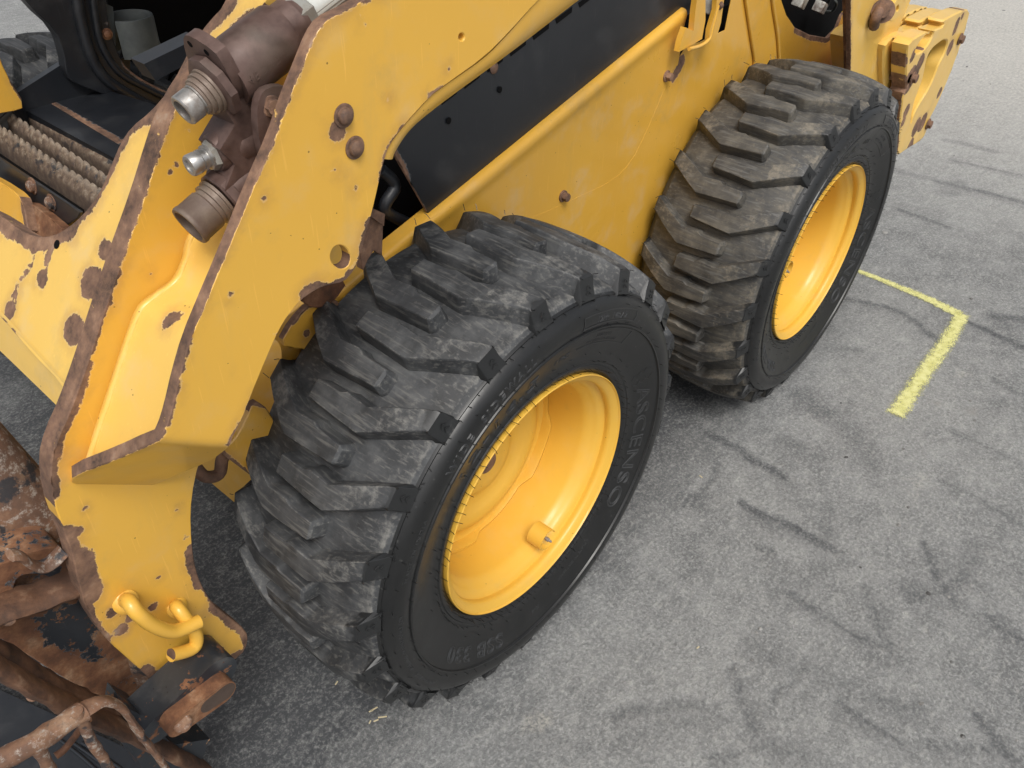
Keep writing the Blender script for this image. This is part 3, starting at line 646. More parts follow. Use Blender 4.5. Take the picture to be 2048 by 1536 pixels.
cbase = PY(342.5, 1310, YI-.040); cd = PY(342.5, 1310, YI-.040)-PY(352, 1306, YI-.0395); cd /= np.linalg.norm(cd)
lathe('hook_end', cbase-cd*.001, cbase+cd, [(0, .0088), (.0016, .0088), (.002, .0075)], rust_edge, arm, seg=18)
# raised weld arc on the plate round the pin boss
tube('weld_bead', [PY(345, 1372, YI), PY(348, 1350, YI-.001), PY(362, 1325, YI-.001), (PY(392, 1303, YI-.001)), PY(432, 1290, YI-.001)], .0035, yellow, arm, seg=8, wob=.001)
# ---- cross member between the arms: a plate through the front edge of the inner plate, running across the machine
pc = PY(226, 525, YI+.028); dv = PY(150, 734, YI+.028)-PY(290, 345, YI+.028); nn = np.cross(dv, (0, 1, 0)); nn = nn if nn[0] < 0 else -nn
PC = Plane(pc, nn)
crim = [(-330, 260), (-240, 330), (-120, 385), (-60, 400), (0, 430), (35, 458), (70, 474), (105, 472), (142, 450), (182, 410), (206, 370), (222, 328), (240, 285), (262, 252), (300, 222), (338, 178), (362, 130), (388, 80), (418, 40), (455, 2), (500, -40)]
cmem = sheet('cross_member', PC, crim+[(560, -40), (500, 40), (430, 110), (372, 178), (336, 232), (316, 300), (286, 400), (243, 520), (206, 625), (170, 733), (140, 815), (128, 775), (60, 705), (0, 633), (-90, 545), (-260, 380), (-420, 250)], .020, yellow_light, arm, step=.007,
    rust=[([(-60, 400), (0, 430), (35, 458), (70, 474), (105, 472), (142, 450)], .016), ([(142, 450), (182, 410), (206, 370), (222, 328)], .008), ([(222, 328), (240, 285), (262, 252), (300, 222)], .010), ([(300, 222), (338, 178), (362, 130), (388, 80), (418, 40), (455, 2)], .015), ([(-330, 260), (-120, 385), (-60, 400)], .02), ([(70, 490), (62, 530), (42, 555)], .004), ([(500, 40), (430, 110)], .012), ([(105, 480), (95, 520)], .006)],
    spots=[(211, 498, 15), (183, 566, 24), (148, 661, 23), (85, 557, 13), (30, 592, 7), (20, 622, 13), (24, 668, 8), (10, 640, 6), (336, 250, 14), (324, 268, 12), (346, 232, 10), (33, 575, 4), (150, 480, 0)])
lathe('bolt_hole', PC.px(114, 489)-PC.n*.002, PC.px(114, 489)+PC.n*.1, [(0, .0052), (.0026, .0052)], dark, cmem, seg=16)
f0, f1 = PC.px(0, 633), PC.px(128, 772); fd = (f1-f0)/np.linalg.norm(f1-f0)
dn_ = (PC.px(150, 734)-PC.px(226, 525)); dn_ /= np.linalg.norm(dn_); sdir = dn_*.93-PC.n*.36
n2 = np.cross(fd, sdir); n2 = n2 if n2 @ (np.array(CAM)-f1) > 0 else -n2
V = []; K = 24
for k in range(K+1):
    t_ = k/K; up = (-430+(132+430)*t_); vt = 633+(up-0)*(772-633)/128 if up > 0 else 633+up*.93; vb = 706+(up-0)*(830-706)/128 if up > 0 else 706+up*.92
    top_ = PC.px(up, vt-14); fo = PC.px(up, vt)-PC.n*.001; bo = onplane(up+5, vb, f0, n2)
    V += [top_+PC.n*.0004, PC.px(up, vt-6)+PC.n*.0002, fo*.85+bo*.15-PC.n*.001, fo*.6+bo*.4, fo*.3+bo*.7, bo, bo-n2*.012]
fold = mk('cross_member_fold', V, [(k*7+j, (k+1)*7+j, (k+1)*7+j+1, k*7+j+1) for k in range(K) for j in range(6)], yellow_light, cmem, angle=70)
# ---- hydraulic quick-coupling block between the plates
YH = .135
def pxr(u, v, y, px): return np.linalg.norm(PY(u+px*.6, v+px*.8, y)-PY(u, v, y))
hb = None
a = PY(588, 48, YH+.005); b = PY(362, 222, YH+.005); D = b-a; LN = np.linalg.norm(D); D /= LN
body = lathe('hydraulic_coupling_block', PY(598, 40, YH+.005), b, [(0, .021), (.006, .0225), (.007, .0250), (.022, .0250), (.0225, .0280), (.027, .0300), (.078, .0300), (.082, .0292), (.0955, .0292)], cast, loader, seg=40, angle=28)
def along(s): return a+D*s
lathe('hose_end', PY(700, -38, YH+.005), b, [(0, .0165), (.07, .0165)], grey_steel, body, seg=24)
lathe('hose_nipple', PY(668, -14, YH+.005), b, [(0, .0165), (.045, .0165), (.047, .0175)], metal('pale_zinc', (.72, .73, .68), .35, (.5, .5, .45), .2, .5), body, seg=28)
lathe('hex_nut', PY(614, 27, YH+.005), b, [(0, .0205), (.002, .0225), (.030, .0225), (.032, .0205)], grey_steel, body, sides=6, rot=.35)
lathe('hex_nut', PY(580, 53, YH+.005), b, [(0, .0215), (.001, .0240), (.016, .0240), (.018, .022)], cast, body, sides=8, rot=.2)
# rhombic flange plate, square to the axis
fc = PY(438, 166, YH+.005); PFl = Plane(fc, D)
face_ = [PFl.px(u, v) for u, v in chaikin([(366, 70), (382, 72), (428, 102), (442, 122), (468, 172), (475, 212), (464, 226), (410, 215), (384, 140), (369, 100)], 1)]
prism('flange_plate', face_, D*-.0115, cast, body, bevel=.0018)
for u, v in ((380, 88), (413, 105)):
    c = PFl.px(u, v); lathe('flange_hole', c-D*.001, c+D, [(0, .0032), (.0014, .0032)], dark, body, seg=10)
nz = fc
lathe('hex_nut', nz, nz+D, [(0, .0265), (.001, .0300), (.009, .0300), (.0105, .0275), (.0112, .0215)], cast, body, sides=9, rot=.1)
lathe('threaded_collar', nz+D*.0105, nz+D, [(0, .0215), (.003, .0212), (.0034, .0192), (.005, .0192), (.0054, .0200), (.008, .0198), (.0084, .0176), (.0100, .0176), (.0104, .0182), (.0130, .0178), (.0134, .0160), (.0155, .0158), (.0160, .0150)], dull_collar, body, seg=36)
lathe('coupling_nose', nz+D*.026, nz+D, [(0, .0148), (.002, .0148), (.0024, .0132), (.004, .0132), (.0045, .0146), (.0170, .0146), (.0184, .0134), (.0184, .0104), (.009, .0098), (.0088, .0)], bright_steel, body, seg=36, caps=False)
# second coupling
a2 = PY(510, 268, YH+.012); b2 = PY(372, 335, YH+.012); D2 = b2-a2; D2 /= np.linalg.norm(D2)
s0 = PY(540, 252, YH+.012)
lathe('coupling_body', s0, b2, [(0, .021), (.02, .0225), (.045, .0225), (.052, .0195), (.066, .0185), (.069, .0165), (.0692, .0125)], cast, body, seg=32)
s1 = PY(437, 304, YH+.012)
lathe('hex_nut', s1, s1+D2, [(-.006, .0155), (.008, .0155), (.012, .0135)], grey_steel, body, sides=6, rot=.5)
lathe('coupling_nose', s1+D2*.010, s1+D2, [(0, .0122), (.004, .0122), (.0045, .0092), (.008, .0092), (.0085, .0106), (.011, .0106), (.0115, .0094), (.0135, .0094), (.014, .0106), (.022, .0106), (.0235, .0096), (.0235, .0062), (.0220, .0060), (.0220, .0)], bright_steel, body, seg=30, caps=False)
# neck joining them, third coupling
prism('valve_neck', [PY(u, v, YH-.008) for u, v in ((440, 200), (500, 190), (545, 190), (570, 240), (540, 330), (520, 400), (470, 420), (450, 380), (470, 330), (440, 300), (470, 250))], (0, .036, 0), cast, body, bevel=.008)
a3 = PY(505, 345, YH+.012); b3 = PY(386, 446, YH+.012); D3 = b3-a3; D3 /= np.linalg.norm(D3)
s2 = PY(500, 350, YH+.012)
lathe('coupling_body', s2, b3, [(0, .026), (.02, .027), (.028, .0265)], cast, body, seg=32)
s3 = PY(455, 386, YH+.012)
lathe('hex_nut', s3-D3*.004, b3, [(0, .0255), (.002, .0280), (.011, .0280), (.013, .026)], cast, body, sides=8, rot=.2)
lathe('threaded_collar', s3+D3*.011, b3, [(0, .0235), (.003, .0235), (.0035, .0215), (.006, .0215), (.0065, .0225), (.009, .0225), (.0095, .020), (.016, .020)], dull_collar, body, seg=36)
lathe('coupling_sleeve', s3+D3*.024, b3, [(0, .0195), (.002, .0210), (.022, .0210), (.0230, .0217), (.0265, .0217), (.0280, .0208), (.0280, .0178), (.016, .0168), (.0159, .0)], metal('brown_grey_steel', (.22, .17, .13), .45, (.10, .065, .05), .5, .5), body, seg=40, caps=False)
# clevis bracket with bolt
prism('clevis_bracket', [PY(u, v, YO+.034) for u, v in chaikin([(548, 172), (575, 172), (590, 200), (560, 330), (530, 330), (515, 260), (515, 210), (525, 182)], 1)], (0, .010, 0), cast, body, bevel=.002)
hexbolt('bolt', PY(543, 212, YO+.034), (-.25, -1, .1), .0075, .010, rust_edge, body)
tx = bpy.data.curves.new('txt', 'FONT'); tx.body = '4BD4E4'; tx.size = .0125; tx.extrude = .0004; tx.align_x = 'CENTER'; tx.align_y = 'CENTER'; tx.space_character = 1.15
to = bpy.data.objects.new('cast_lettering', tx); COL.objects.link(to); bpy.context.view_layer.update()
me = bpy.data.meshes.new_from_object(to); bpy.data.objects.remove(to)
tc = PY(516, 160, YH+.005); base = a+D*((tc-a)@D); od = np.array(CAM)-base; od -= D*(od@D); od /= np.linalg.norm(od); sd_ = np.cross(D, od)
cc = .0298; vv = []
vdir = tc-base; vdir -= D*(vdir@D)
off = math.atan2(vdir@sd_, max(1e-6, cc))*.9
for v in me.vertices:
    aa = -(v.co.y)/cc+off; vv.append(base-D*v.co.x*-1*-1+(od*math.cos(aa)+sd_*math.sin(aa))*(cc+v.co.z*.6))
cl_ = mk('cast_lettering', vv, [tuple(p.vertices) for p in me.polygons], cast, body)
# ---- body side: yellow fender panel, black cover panel
YB_ = .30
L0 = [PY(u, v, YB_-.004) for u, v in ((560, 686), (863, 440), (1365, 28), (1480, -66))]
def L0at(x):
    return np.interp(x, [p[0] for p in L0], [p[2] for p in L0])
xs = np.linspace(L0[0][0], PY(1372, 24, YB_)[0], 90); prof = [(.030, 0), (.008, .001), (.0015, -.0005), (-.002, -.004), (-.0035, -.009), (-.0035, -.015), (-.002, -.022), (-.0005, -.030), (0, -.04), (0, -.08), (.001, -.12), (.001, -.18), (.001, -.26), (.001, -.34), (.002, -.42), (.004, -.50), (.01, -.56)]
V = []
for x in xs:
    zt = L0at(x)
    for dy, dz in prof: V.append((x-.0*dy, YB_+dy, max(zt+dz*(1.0), .22 if x > -.2 else .5)))
m = len(prof)
fend = mk('fender_panel', V, [(i*m+j, (i+1)*m+j, (i+1)*m+j+1, i*m+j+1) for i in range(len(xs)-1) for j in range(m-1)], yellow_body, loader, {'rust': near(V, [(1185, 462, YB_, .009)])}, angle=60)
PB = Plane((0, YB_, 0), (0, -1, 0))
for u, v in ((1126, 392), (1333, 152)):
    hexbolt('bolt', PY(u, v, YB_), (0, -1, 0), .0085, .013, rust_edge, fend)
# overlapping lower skin with its rounded seam
seam = chaikin([(1035, 445), (1090, 425), (1160, 392), (1225, 362), (1262, 325), (1290, 270), (1320, 200), (1348, 130), (1356, 118)], 1, closed=False)
sheet('lower_skin', Plane((0, YB_+.0007, 0), (0, -1, 0)), [tuple(q) for q in seam]+[(1372, 92), (1400, 84), (1450, 60), (1462, 0), (1466, -80), (1490, -80), (1493, 0), (1502, 60), (1510, 128), (1497, 165), (1500, 300), (1560, 500), (1500, 640), (1300, 640), (1120, 560), (1000, 470)], .0012, yellow_body, fend, step=.010, smooth=0, bev=.0001,
    rust=[([(1362, 70), (1352, 135)], .003)], spots=[(1362, 124, 8), (1357, 138, 6), (1352, 146, 6), (1347, 158, 4)])
PK = Plane((0, YB_+.012, 0), (0, -1, 0))
notch = []
for k in range(12):
    t0 = k/11; 
panel = sheet('black_cover_panel', PK, [(776, 288), (868, 448), (1100, 258), (1372, 34), (1500, -70), (1545, -70), (1300, -120), (1150, -20), (1000, 60), (860, 150), (812, 232)], .004, black_paint, loader, step=.011, smooth=0,
    rust=[([(778, 292), (812, 352)], .008), ([(812, 352), (848, 424)], .002)], spots=[(985, 135, 8), (850, 345, 0)])
for k in range(7):                                               # notches left open under the arm
    u = 880+k*46; v = 207-k*32.5
    p1, p2, p3, p4 = PK.px(u, v-6), PK.px(u+34, v-31), PK.px(u+33, v-20), PK.px(u+3, v+3)
    prism('cover_slot', [p+np.array((0, -.0008, 0)) for p in (p1, p2, p3, p4)], (0, .0006, 0), dark, panel, bevel=0)
for u, v in ((896, 241), (998, 179)):
    lathe('cover_hole', PK.px(u, v)+np.array((0, -.0015, 0)), PK.px(u, v)+np.array((0, -.1, 0)), [(0, .0052), (.0008, .0052), (.001, .004)], dark, panel, seg=18)
lathe('bolt', PK.px(987, 136), PK.px(987, 136)+np.array((0, -1, 0)), [(-.001, .009), (.002, .009), (.004, .005)], rust_edge, panel, seg=16)
# machine innards behind the gap between arm and body
box('chassis_box', (.47, .82, .36), (1.45, .96, .34), yellow_body, loader, bevel=.01)
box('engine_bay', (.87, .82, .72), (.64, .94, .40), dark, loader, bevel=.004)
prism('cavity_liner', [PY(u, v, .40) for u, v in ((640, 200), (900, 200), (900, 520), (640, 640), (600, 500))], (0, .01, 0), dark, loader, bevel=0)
prism('arm_stiffener', [PY(u, v, .15) for u, v in ((650, 470), (700, 470), (712, 520), (690, 548), (655, 540))], (0, .01, 0), yellow, loader, bevel=.001)
prism('rusty_bracket', [PY(u, v, .22) for u, v in ((738, 424), (766, 446), (764, 512), (748, 500), (735, 520), (726, 540), (720, 500))], (0, .012, 0), rust_edge, loader, bevel=.001)
prism('bracket_lip', [PY(u, v, .212) for u, v in ((742, 415), (770, 428), (768, 452), (738, 430))], (0, .006, 0), rust_edge, loader, bevel=.0008)
tube('hydraulic_hose', [PY(762, 340, .36), PY(790, 372, .35), PY(770, 420, .35), PY(830, 455, .36), PY(880, 500, .36)], .010, black_paint, loader)
PG = Plane((0, .27, 0), (0, -1, 0))
sheet('chassis_gusset', PG, [(560, 690), (585, 645), (622, 606), (668, 590), (700, 640), (675, 690), (640, 700), (600, 700)], .01, yellow_body, loader, step=.008, rust=[([(585, 645), (612, 612), (640, 600)], .006), ([(655, 596), (690, 640)], .010)], spots=[(567, 660, 5), (612, 668, 6)])
sheet('chassis_gusset', Plane((0, .262, 0), (0, -1, 0)), [(600, 590), (640, 556), (700, 560), (668, 606), (640, 618), (612, 612)], .008, rust_orange, loader, step=.008)
sheet('front_gusset', Plane((0, .255, 0), (0, -1, 0)), [(440, 905), (470, 880), (490, 845), (508, 800), (540, 820), (560, 880), (520, 965), (500, 950)], .012, yellow_body, loader, step=.008, rust=[([(440, 905), (500, 950)], .004), ([(505, 800), (545, 812)], .007)])
tube('tie_down_loop', [PY(385, 925, .30), PY(408, 952, .29), PY(438, 948, .29), PY(446, 915, .29), PY(470, 900, .3)], .009, rust_edge, loader)
# ---- rear of the body: latch bracket, pillar, recessed panel with an opening, corner post
tube('panel_seam', [PY(1484, -60, YB_-.003), PY(1493, 10, YB_-.003), PY(1505, 90, YB_-.003), PY(1509, 125, YB_-.003), PY(1499, 160, YB_-.003)], .004, yellow_body, loader, seg=8)
PR = Plane((0, .315, 0), (0, -1, 0))
sheet('rear_side_panel', PR, [(1480, -80), (1500, 100), (1490, 190), (1560, 190), (1560, 110), (1548, 0), (1540, -80)], .006, yellow_body, loader, step=.012, smooth=0)
tube('rear_panel_bead', [PY(1538, -60, .312), PY(1546, 10, .312), PY(1555, 70, .312), PY(1558, 120, .312), PY(1560, 190, .312)], .0045, yellow_body, loader, seg=8)
ope = [(1562, -60), (1563, 0), (1573, 30), (1590, 55), (1620, 70), (1655, 76), (1673, 58), (1684, 30), (1699, 14), (1705, -60)]
sheet('rear_panel', Plane((0, .345, 0), (0, -1, 0)), [(1545, -90), (1556, 190), (1640, 200), (1720, 200), (1730, -90), (1708, -62)]+ope[::-1], .008, yellow_body, loader, step=.012, smooth=0,
    rust=[([(1592, 57), (1620, 71), (1655, 77), (1664, 70)], .012), ([(1684, 30), (1673, 58)], .003)])
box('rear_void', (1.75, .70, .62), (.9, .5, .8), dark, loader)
PP = Plane((0, .17, 0), (0, -1, 0))
post = sheet('corner_post', PP, [(1701, -120), (1701, 0), (1701, 150), (1701, 300), (1790, 300), (1775, 110), (1830, -20), (1900, -120)], .012, yellow_light, loader, step=.012, smooth=0, rust=[([(1701, 0), (1701, 150)], .0015)], spots=[])
prism('post_flange', [PY(u, v, .182) for u, v in ((1693, -100), (1701, -100), (1702, 200), (1697, 190))], (0, .012, 0), rust_edge, post, bevel=0)
# latch
prism('latch_bracket', [PY(u, v, .27) for u, v in ((1372, 55), (1387, 62), (1391, 20), (1398, -30), (1411, -30), (1411, 40), (1404, 78), (1380, 92), (1358, 104), (1362, 84))], (0, .012, 0), yellow_body, loader, bevel=.0015)
prism('latch_plate', [PY(u, v, .262) for u, v in ((1438, -10), (1448, 0), (1442, 45), (1432, 80), (1418, 82), (1420, 60), (1432, 20), (1434, -10))], (0, .010, 0), yellow_body, loader, bevel=.0015)
hexbolt('bolt', PY(1441, 11, .262), (0, -1, 0), .006, .006, rust_edge, loader, dome=True)
lathe('latch_roller', PY(1421, 8, .29), PY(1421, 8, .0), [(0, .020), (.006, .020), (.007, .014), (.016, .014), (.017, .018), (.022, .018), (.023, .01)], grey_steel, loader, seg=28)
tube('latch_arm', [PY(1378, 98, .264), PY(1400, 92, .264), (PY(1418, 78, .264)), PY(1426, 50, .264), PY(1436, 10, .264)], .004, yellow_body, loader, seg=8)
# connectors in the rear opening
for (u, v, l) in ((1600, 3, .06), (1640, 14, .06)):
    box('connector', PY(u, v, .40), (l, .03, .03), metal('pale_connector', (.5, .5, .46), .4, amt=.3, met=.2) if 'pale_connector' not in MATS else MATS['pale_connector'], loader, rot=(.2, .3, .2), bevel=.004)
tube('hose_loop', [PY(1655, 12, .42), PY(1662, -4, .4), PY(1673, 6, .38), PY(1665, 22, .4), PY(1645, 20, .42), PY(1632, 5, .42)], .004, grey_plastic, loader)
# ---- rear counterweights bolted to the back corner
YW = .10
def W(u, v, y=YW): return PY(u, v, y)
cwA = W(1817, 84)
def cwp(x, z): return np.array((cwA[0]+x, 0, cwA[2]+z))
sx = W(1941, 19)[0]-cwA[0]; hz = cwA[2]-W(1793, 313)[2]; kx = W(1793, 313)[0]-cwA[0]; dx = W(1855, 245)[0]-cwA[0]; dz = cwA[2]-W(1855, 245)[2]
PW = Plane((0, YW, 0), (0, -1, 0))
slab = [(1817, 84), (1852, 62), (1858, 66), (1875, 58), (1889, 52), (1884, 42), (1900, 33), (1925, 20), (1941, 19), (1936, 40), (1925, 80), (1900, 150), (1872, 215), (1858, 240), (1852, 268), (1838, 285), (1815, 298), (1793, 314), (1796, 280), (1803, 220), (1806, 190), (1814, 175), (1812, 150), (1814, 110)]
slot = [(1880, 66), (1900, 50), (1912, 44), (1911, 58), (1906, 72), (1893, 66), (1885, 68), (1876, 84), (1870, 98)]
pocket = [(1873, 90), (1890, 78), (1897, 84), (1888, 110), (1878, 128), (1870, 150), (1858, 178), (1840, 205), (1826, 232), (1822, 250), (1822, 236), (1828, 205), (1838, 178), (1848, 150), (1853, 118), (1862, 100)]
pk2 = [(1830, 100), (1845, 76), (1868, 58), (1866, 74), (1852, 96), (1838, 108), (1831, 106)]
cw = sheet('counterweight', PW, slab, .042, yellow_light, loader, holes=[pocket, pk2], step=.012, smooth=1, bev=.004,
    rust=[([(1806, 190), (1812, 160), (1816, 150)], .004), ([(1803, 210), (1797, 250)], .003), ([(1793, 313), (1797, 270)], .005), ([(1838, 285), (1815, 298)], .003), ([(1896, 158), (1888, 180)], .002)],
    spots=[(1808, 133, 5), (1826, 112, 4), (1841, 125, 5), (1832, 148, 4), (1820, 160, 8), (1813, 222, 4), (1806, 245, 3), (1820, 292, 4), (1832, 255, 5), (1845, 245, 5), (1842, 120, 4), (1915, 45, 3), (1910, 60, 3), (1900, 95, 4), (1925, 32, 2), (1879, 185, 3)])
slab2 = [tuple(PW.p2(u, v)*np.array((.985, .985))+np.array((.004, .004))) for u, v in slab]
for kk, nm in enumerate(('counterweight_slab', 'counterweight_slab', 'counterweight_slab')):
    sheet(nm, Plane((0, YW+.052+kk*.054, 0), (0, -1, 0)), slab2, .043, yellow_light, cw, step=.014, smooth=1, bev=.005, rust=[([(1806, 190), (1812, 160)], .003)])
    prism('slab_spacer', [PY(u, v, YW+.040+kk*.054) for u, v in ((1835, 100), (1900, 60), (1870, 180), (1830, 240), (1822, 180))], (0, .02, 0), dark, cw, bevel=0)
for u, v, y in ((1826, 156, YW-.002), (1920, 78, YW-.002), (1856, 248, YW-.002)):
    hexbolt('bolt', PY(u, v, y), (0, -1, 0), .013, .012, rust_edge, cw)
lathe('through_bolt', PY(1822, 156, YW+.0)+np.array((-.012, 0, 0)), PY(1822, 156, YW+.0)+np.array((-.012, 1, 0)), [(0, .014), (.14, .014)], rust_edge, cw, seg=14)
lathe('through_bolt', PY(1912, 75, YW+.05), PY(1912, 75, YW-.1), [(0, .012), (.05, .012)], rust_edge, cw, seg=14)
tube('tow_eye', [PY(1748, 52, .16), PY(1752, 35, .15), PY(1762, 18, .15), PY(1775, 8, .15), PY(1790, -4, .15)], .013, rust_edge, cw, seg=10)
lathe('eye_bolt', PY(1766, 22, .15), PY(1766, 22, .0), [(0, .028), (.02, .028), (.022, .016), (.035, .016)], rust_edge, cw, seg=20)
sheet('eye_lug', Plane((0, .13, 0), (0, -1, 0)), [(1778, 40), (1784, 15), (1795, -4), (1808, -6), (1810, 10), (1800, 32), (1785, 44)], .02, yellow_light, cw, step=.012, holes=[[(1792, 14), (1798, 8), (1798, 20), (1793, 24)]])

# ---- front step, cab floor and cab interior seen through the cross member
ZS = .72
def ext(a, b, k0, k1): a = np.asarray(a); b = np.asarray(b); return a+(a-b)*k0, b+(b-a)*k1
edges_ = [((0, 317), (160, 424)), ((0, 258), (187, 377)), ((6, 222), (202, 352)), ((35, 211), (221, 316))]
lines = []
for (p, q) in edges_:
    a_, b_ = PZ(*p, ZS), PZ(*q, ZS); lines.append(ext(a_, b_, .5, .25))
step_ = None
fr = prism('front_step', [PZ(u, v, ZS-.03) for u, v in ((-80, 150), (60, 190), (250, 290), (215, 330), (165, 424), (-60, 290))], (0, 0, -.006), dark, loader, bevel=0)
for k in range(3):
    (l0, l1), (h0, h1) = lines[k], lines[k+1]; V = []; Fc = []; n_ = 130
    for i in range(n_+1):
        s_ = i/n_; lo_ = l0*(1-s_)+l1*s_; hi_ = h0*(1-s_)+h1*s_; g = (lo_-hi_)
        tooth = abs(math.sin(s_*math.pi*26))**.6*(.25 if k == 2 else 1); nz_ = mnoise.noise(Vector(hi_*30))*.0015
        rows = [hi_+np.array((.004, 0, -.03)), hi_+np.array((.001, 0, .006+.0055*tooth+nz_)), hi_+g*.10+np.array((0, 0, .006+.005*tooth+nz_)), hi_+g*.36+np.array((0, 0, -.002+.003*tooth)), hi_+g*.42+np.array((0, 0, -.010)), hi_+g*.50+np.array((0, 0, -.036+nz_)), hi_+g*.52+np.array((0, 0, -.06))]
        V += rows
    m_ = 7; Fc = [(i*m_+j, i*m_+j+1, (i+1)*m_+j+1, (i+1)*m_+j) for i in range(n_) for j in range(m_-1)]
    mk('tread_bar', V, Fc, mud, fr, {'edge': [(.3, 1, 1, .45, .1, 0)[i % 6] if m_ == 6 else (0, 1, 1, .4, .1, 0, 0)[i % 7] for i in range(len(V))]}, angle=50)
bx = lines[0][0]
PS = Plane(PZ(80, 372, ZS-.01), (-1, 0, .15), (0, 1, 0))
kick = sheet('kick_plate', PS, [(-100, 255), (0, 318), (160, 425), (155, 436), (122, 458), (55, 412), (0, 372), (-100, 310)], .006, black_paint, fr, step=.012, smooth=0)
for u, v in ((66, 372), (104, 405)): hexbolt('bolt', PS.px(u, v), PS.n, .012, .012, rust_dusty, kick, dome=True)
ZF = .735
fy = PZ(200, 190, ZF)[1]
PF = Plane((0, 0, ZF), (0, 0, 1))
floor_ = sheet('cab_floor', PF, [(62, 197), (80, 187), (147, 162), (215, 180), (300, 205), (380, 240), (300, 330), (240, 290), (84, 196)], .02, black_paint, loader, step=.014, smooth=0, rust=[([(84, 196), (240, 284)], .010)], spots=[(152, 168, 5)])
prism('floor_edge', [PZ(u, v, ZF-.001) for u, v in ((84, 197), (300, 320), (290, 350), (36, 212))], (0, 0, -.02), black_paint, floor_, bevel=0)
PWl = Plane((0, fy, 0), (0, -1, 0))
wall = sheet('cab_sill', PWl, [(147, 166), (133, 150), (129, 112), (112, 60), (60, 14), (30, -30), (0, -80), (215, -80), (212, -20), (214, 30), (228, 88), (246, 128), (270, 150), (305, 170), (380, 205), (380, 260), (285, 224), (212, 190)], .03, black_paint, loader, step=.012, smooth=1, rust=[([(246, 128), (270, 150), (305, 170), (380, 205)], .004)], spots=[(214, 48, 4)])
tube('pressed_ridge', [PY(u, v, fy-.004) for u, v in ((140, -80), (152, -20), (160, 30), (175, 90), (190, 128), (215, 160), (260, 190), (310, 218), (370, 250))], .012, black_paint, wall, seg=12)
tube('pressed_ridge', [PY(u, v, fy-.003) for u, v in ((178, -80), (184, -20), (190, 30), (200, 80), (218, 118), (245, 150), (290, 175), (330, 195), (390, 225))], .008, black_paint, wall, seg=12)
hexbolt('bolt', PY(214, 68, fy), (0, -1, 0), .009, .008, rust_orange, wall, dome=True)
rc = PY(258, 40, fy+.03); rr_ = pxr(258, 40, fy+.03, 50)
V = []; Fc = []
for k in range(49):
    a_ = R(-150+300*k/48)
    for (r_, z_) in ((rr_, .0), (rr_*1.0, -.055), (rr_*1.02, -.06), (rr_*1.02, -.075), (rr_*.86, -.075), (rr_*.86, .0), (rr_*.9, .005), (rr_*.97, .005)):
        V.append(rc+np.array((r_*math.cos(a_), r_*math.sin(a_), z_+.005)))
Fc = [(k*8+j, k*8+(j+1) % 8, (k+1)*8+(j+1) % 8, (k+1)*8+j) for k in range(48) for j in range(8)]
cup = mk('cup_holder', V, Fc, grey_plastic, loader, angle=40)
prism('cup_holder_arm', [PY(u, v, fy+.02) for u, v in ((196, 0), (214, 8), (226, 14), (232, 90), (228, 96), (216, 50))], (0, .015, 0), grey_plastic, cup, bevel=.004)
prism('cab_rail', [PY(u, v, .72) for u, v in ((288, 128), (400, 74), (425, 100), (312, 162))], (0, .04, 0), black_paint, loader, bevel=.006)
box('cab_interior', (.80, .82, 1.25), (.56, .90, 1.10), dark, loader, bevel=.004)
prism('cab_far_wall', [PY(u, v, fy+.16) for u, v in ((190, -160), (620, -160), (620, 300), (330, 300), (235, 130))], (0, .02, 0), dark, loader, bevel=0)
sheet('far_arm_plate', Plane((0, 1.30, 0), (0, -1, 0)), [(-160, 30), (-10, 88), (12, 148), (54, 214), (20, 225), (-160, 250)], .03, yellow_body, loader, step=.012, rust=[([(20, 160), (52, 212)], .003)])
prism('far_fender', [PY(u, v, 1.34) for u, v in ((20, 195), (140, 118), (260, 118), (260, 260), (40, 260))], (0, .02, 0), black_paint, loader, bevel=.003)
sheet('lower_cross_plate', Plane((-.33, .8, .60), (-1, 0, .5), (0, 1, 0)), [(-60, 330), (20, 375), (45, 400), (60, 480), (0, 470), (-60, 430)], .02, yellow_body, loader, step=.014, rust=[([(45, 400), (60, 480)], .01)])
sheet('lower_cross_plate', Plane((-.31, .8, .60), (-1, 0, .5), (0, 1, 0)), [(50, 400), (75, 415), (140, 470), (70, 500), (50, 470)], .02, rust_orange, loader, step=.014)
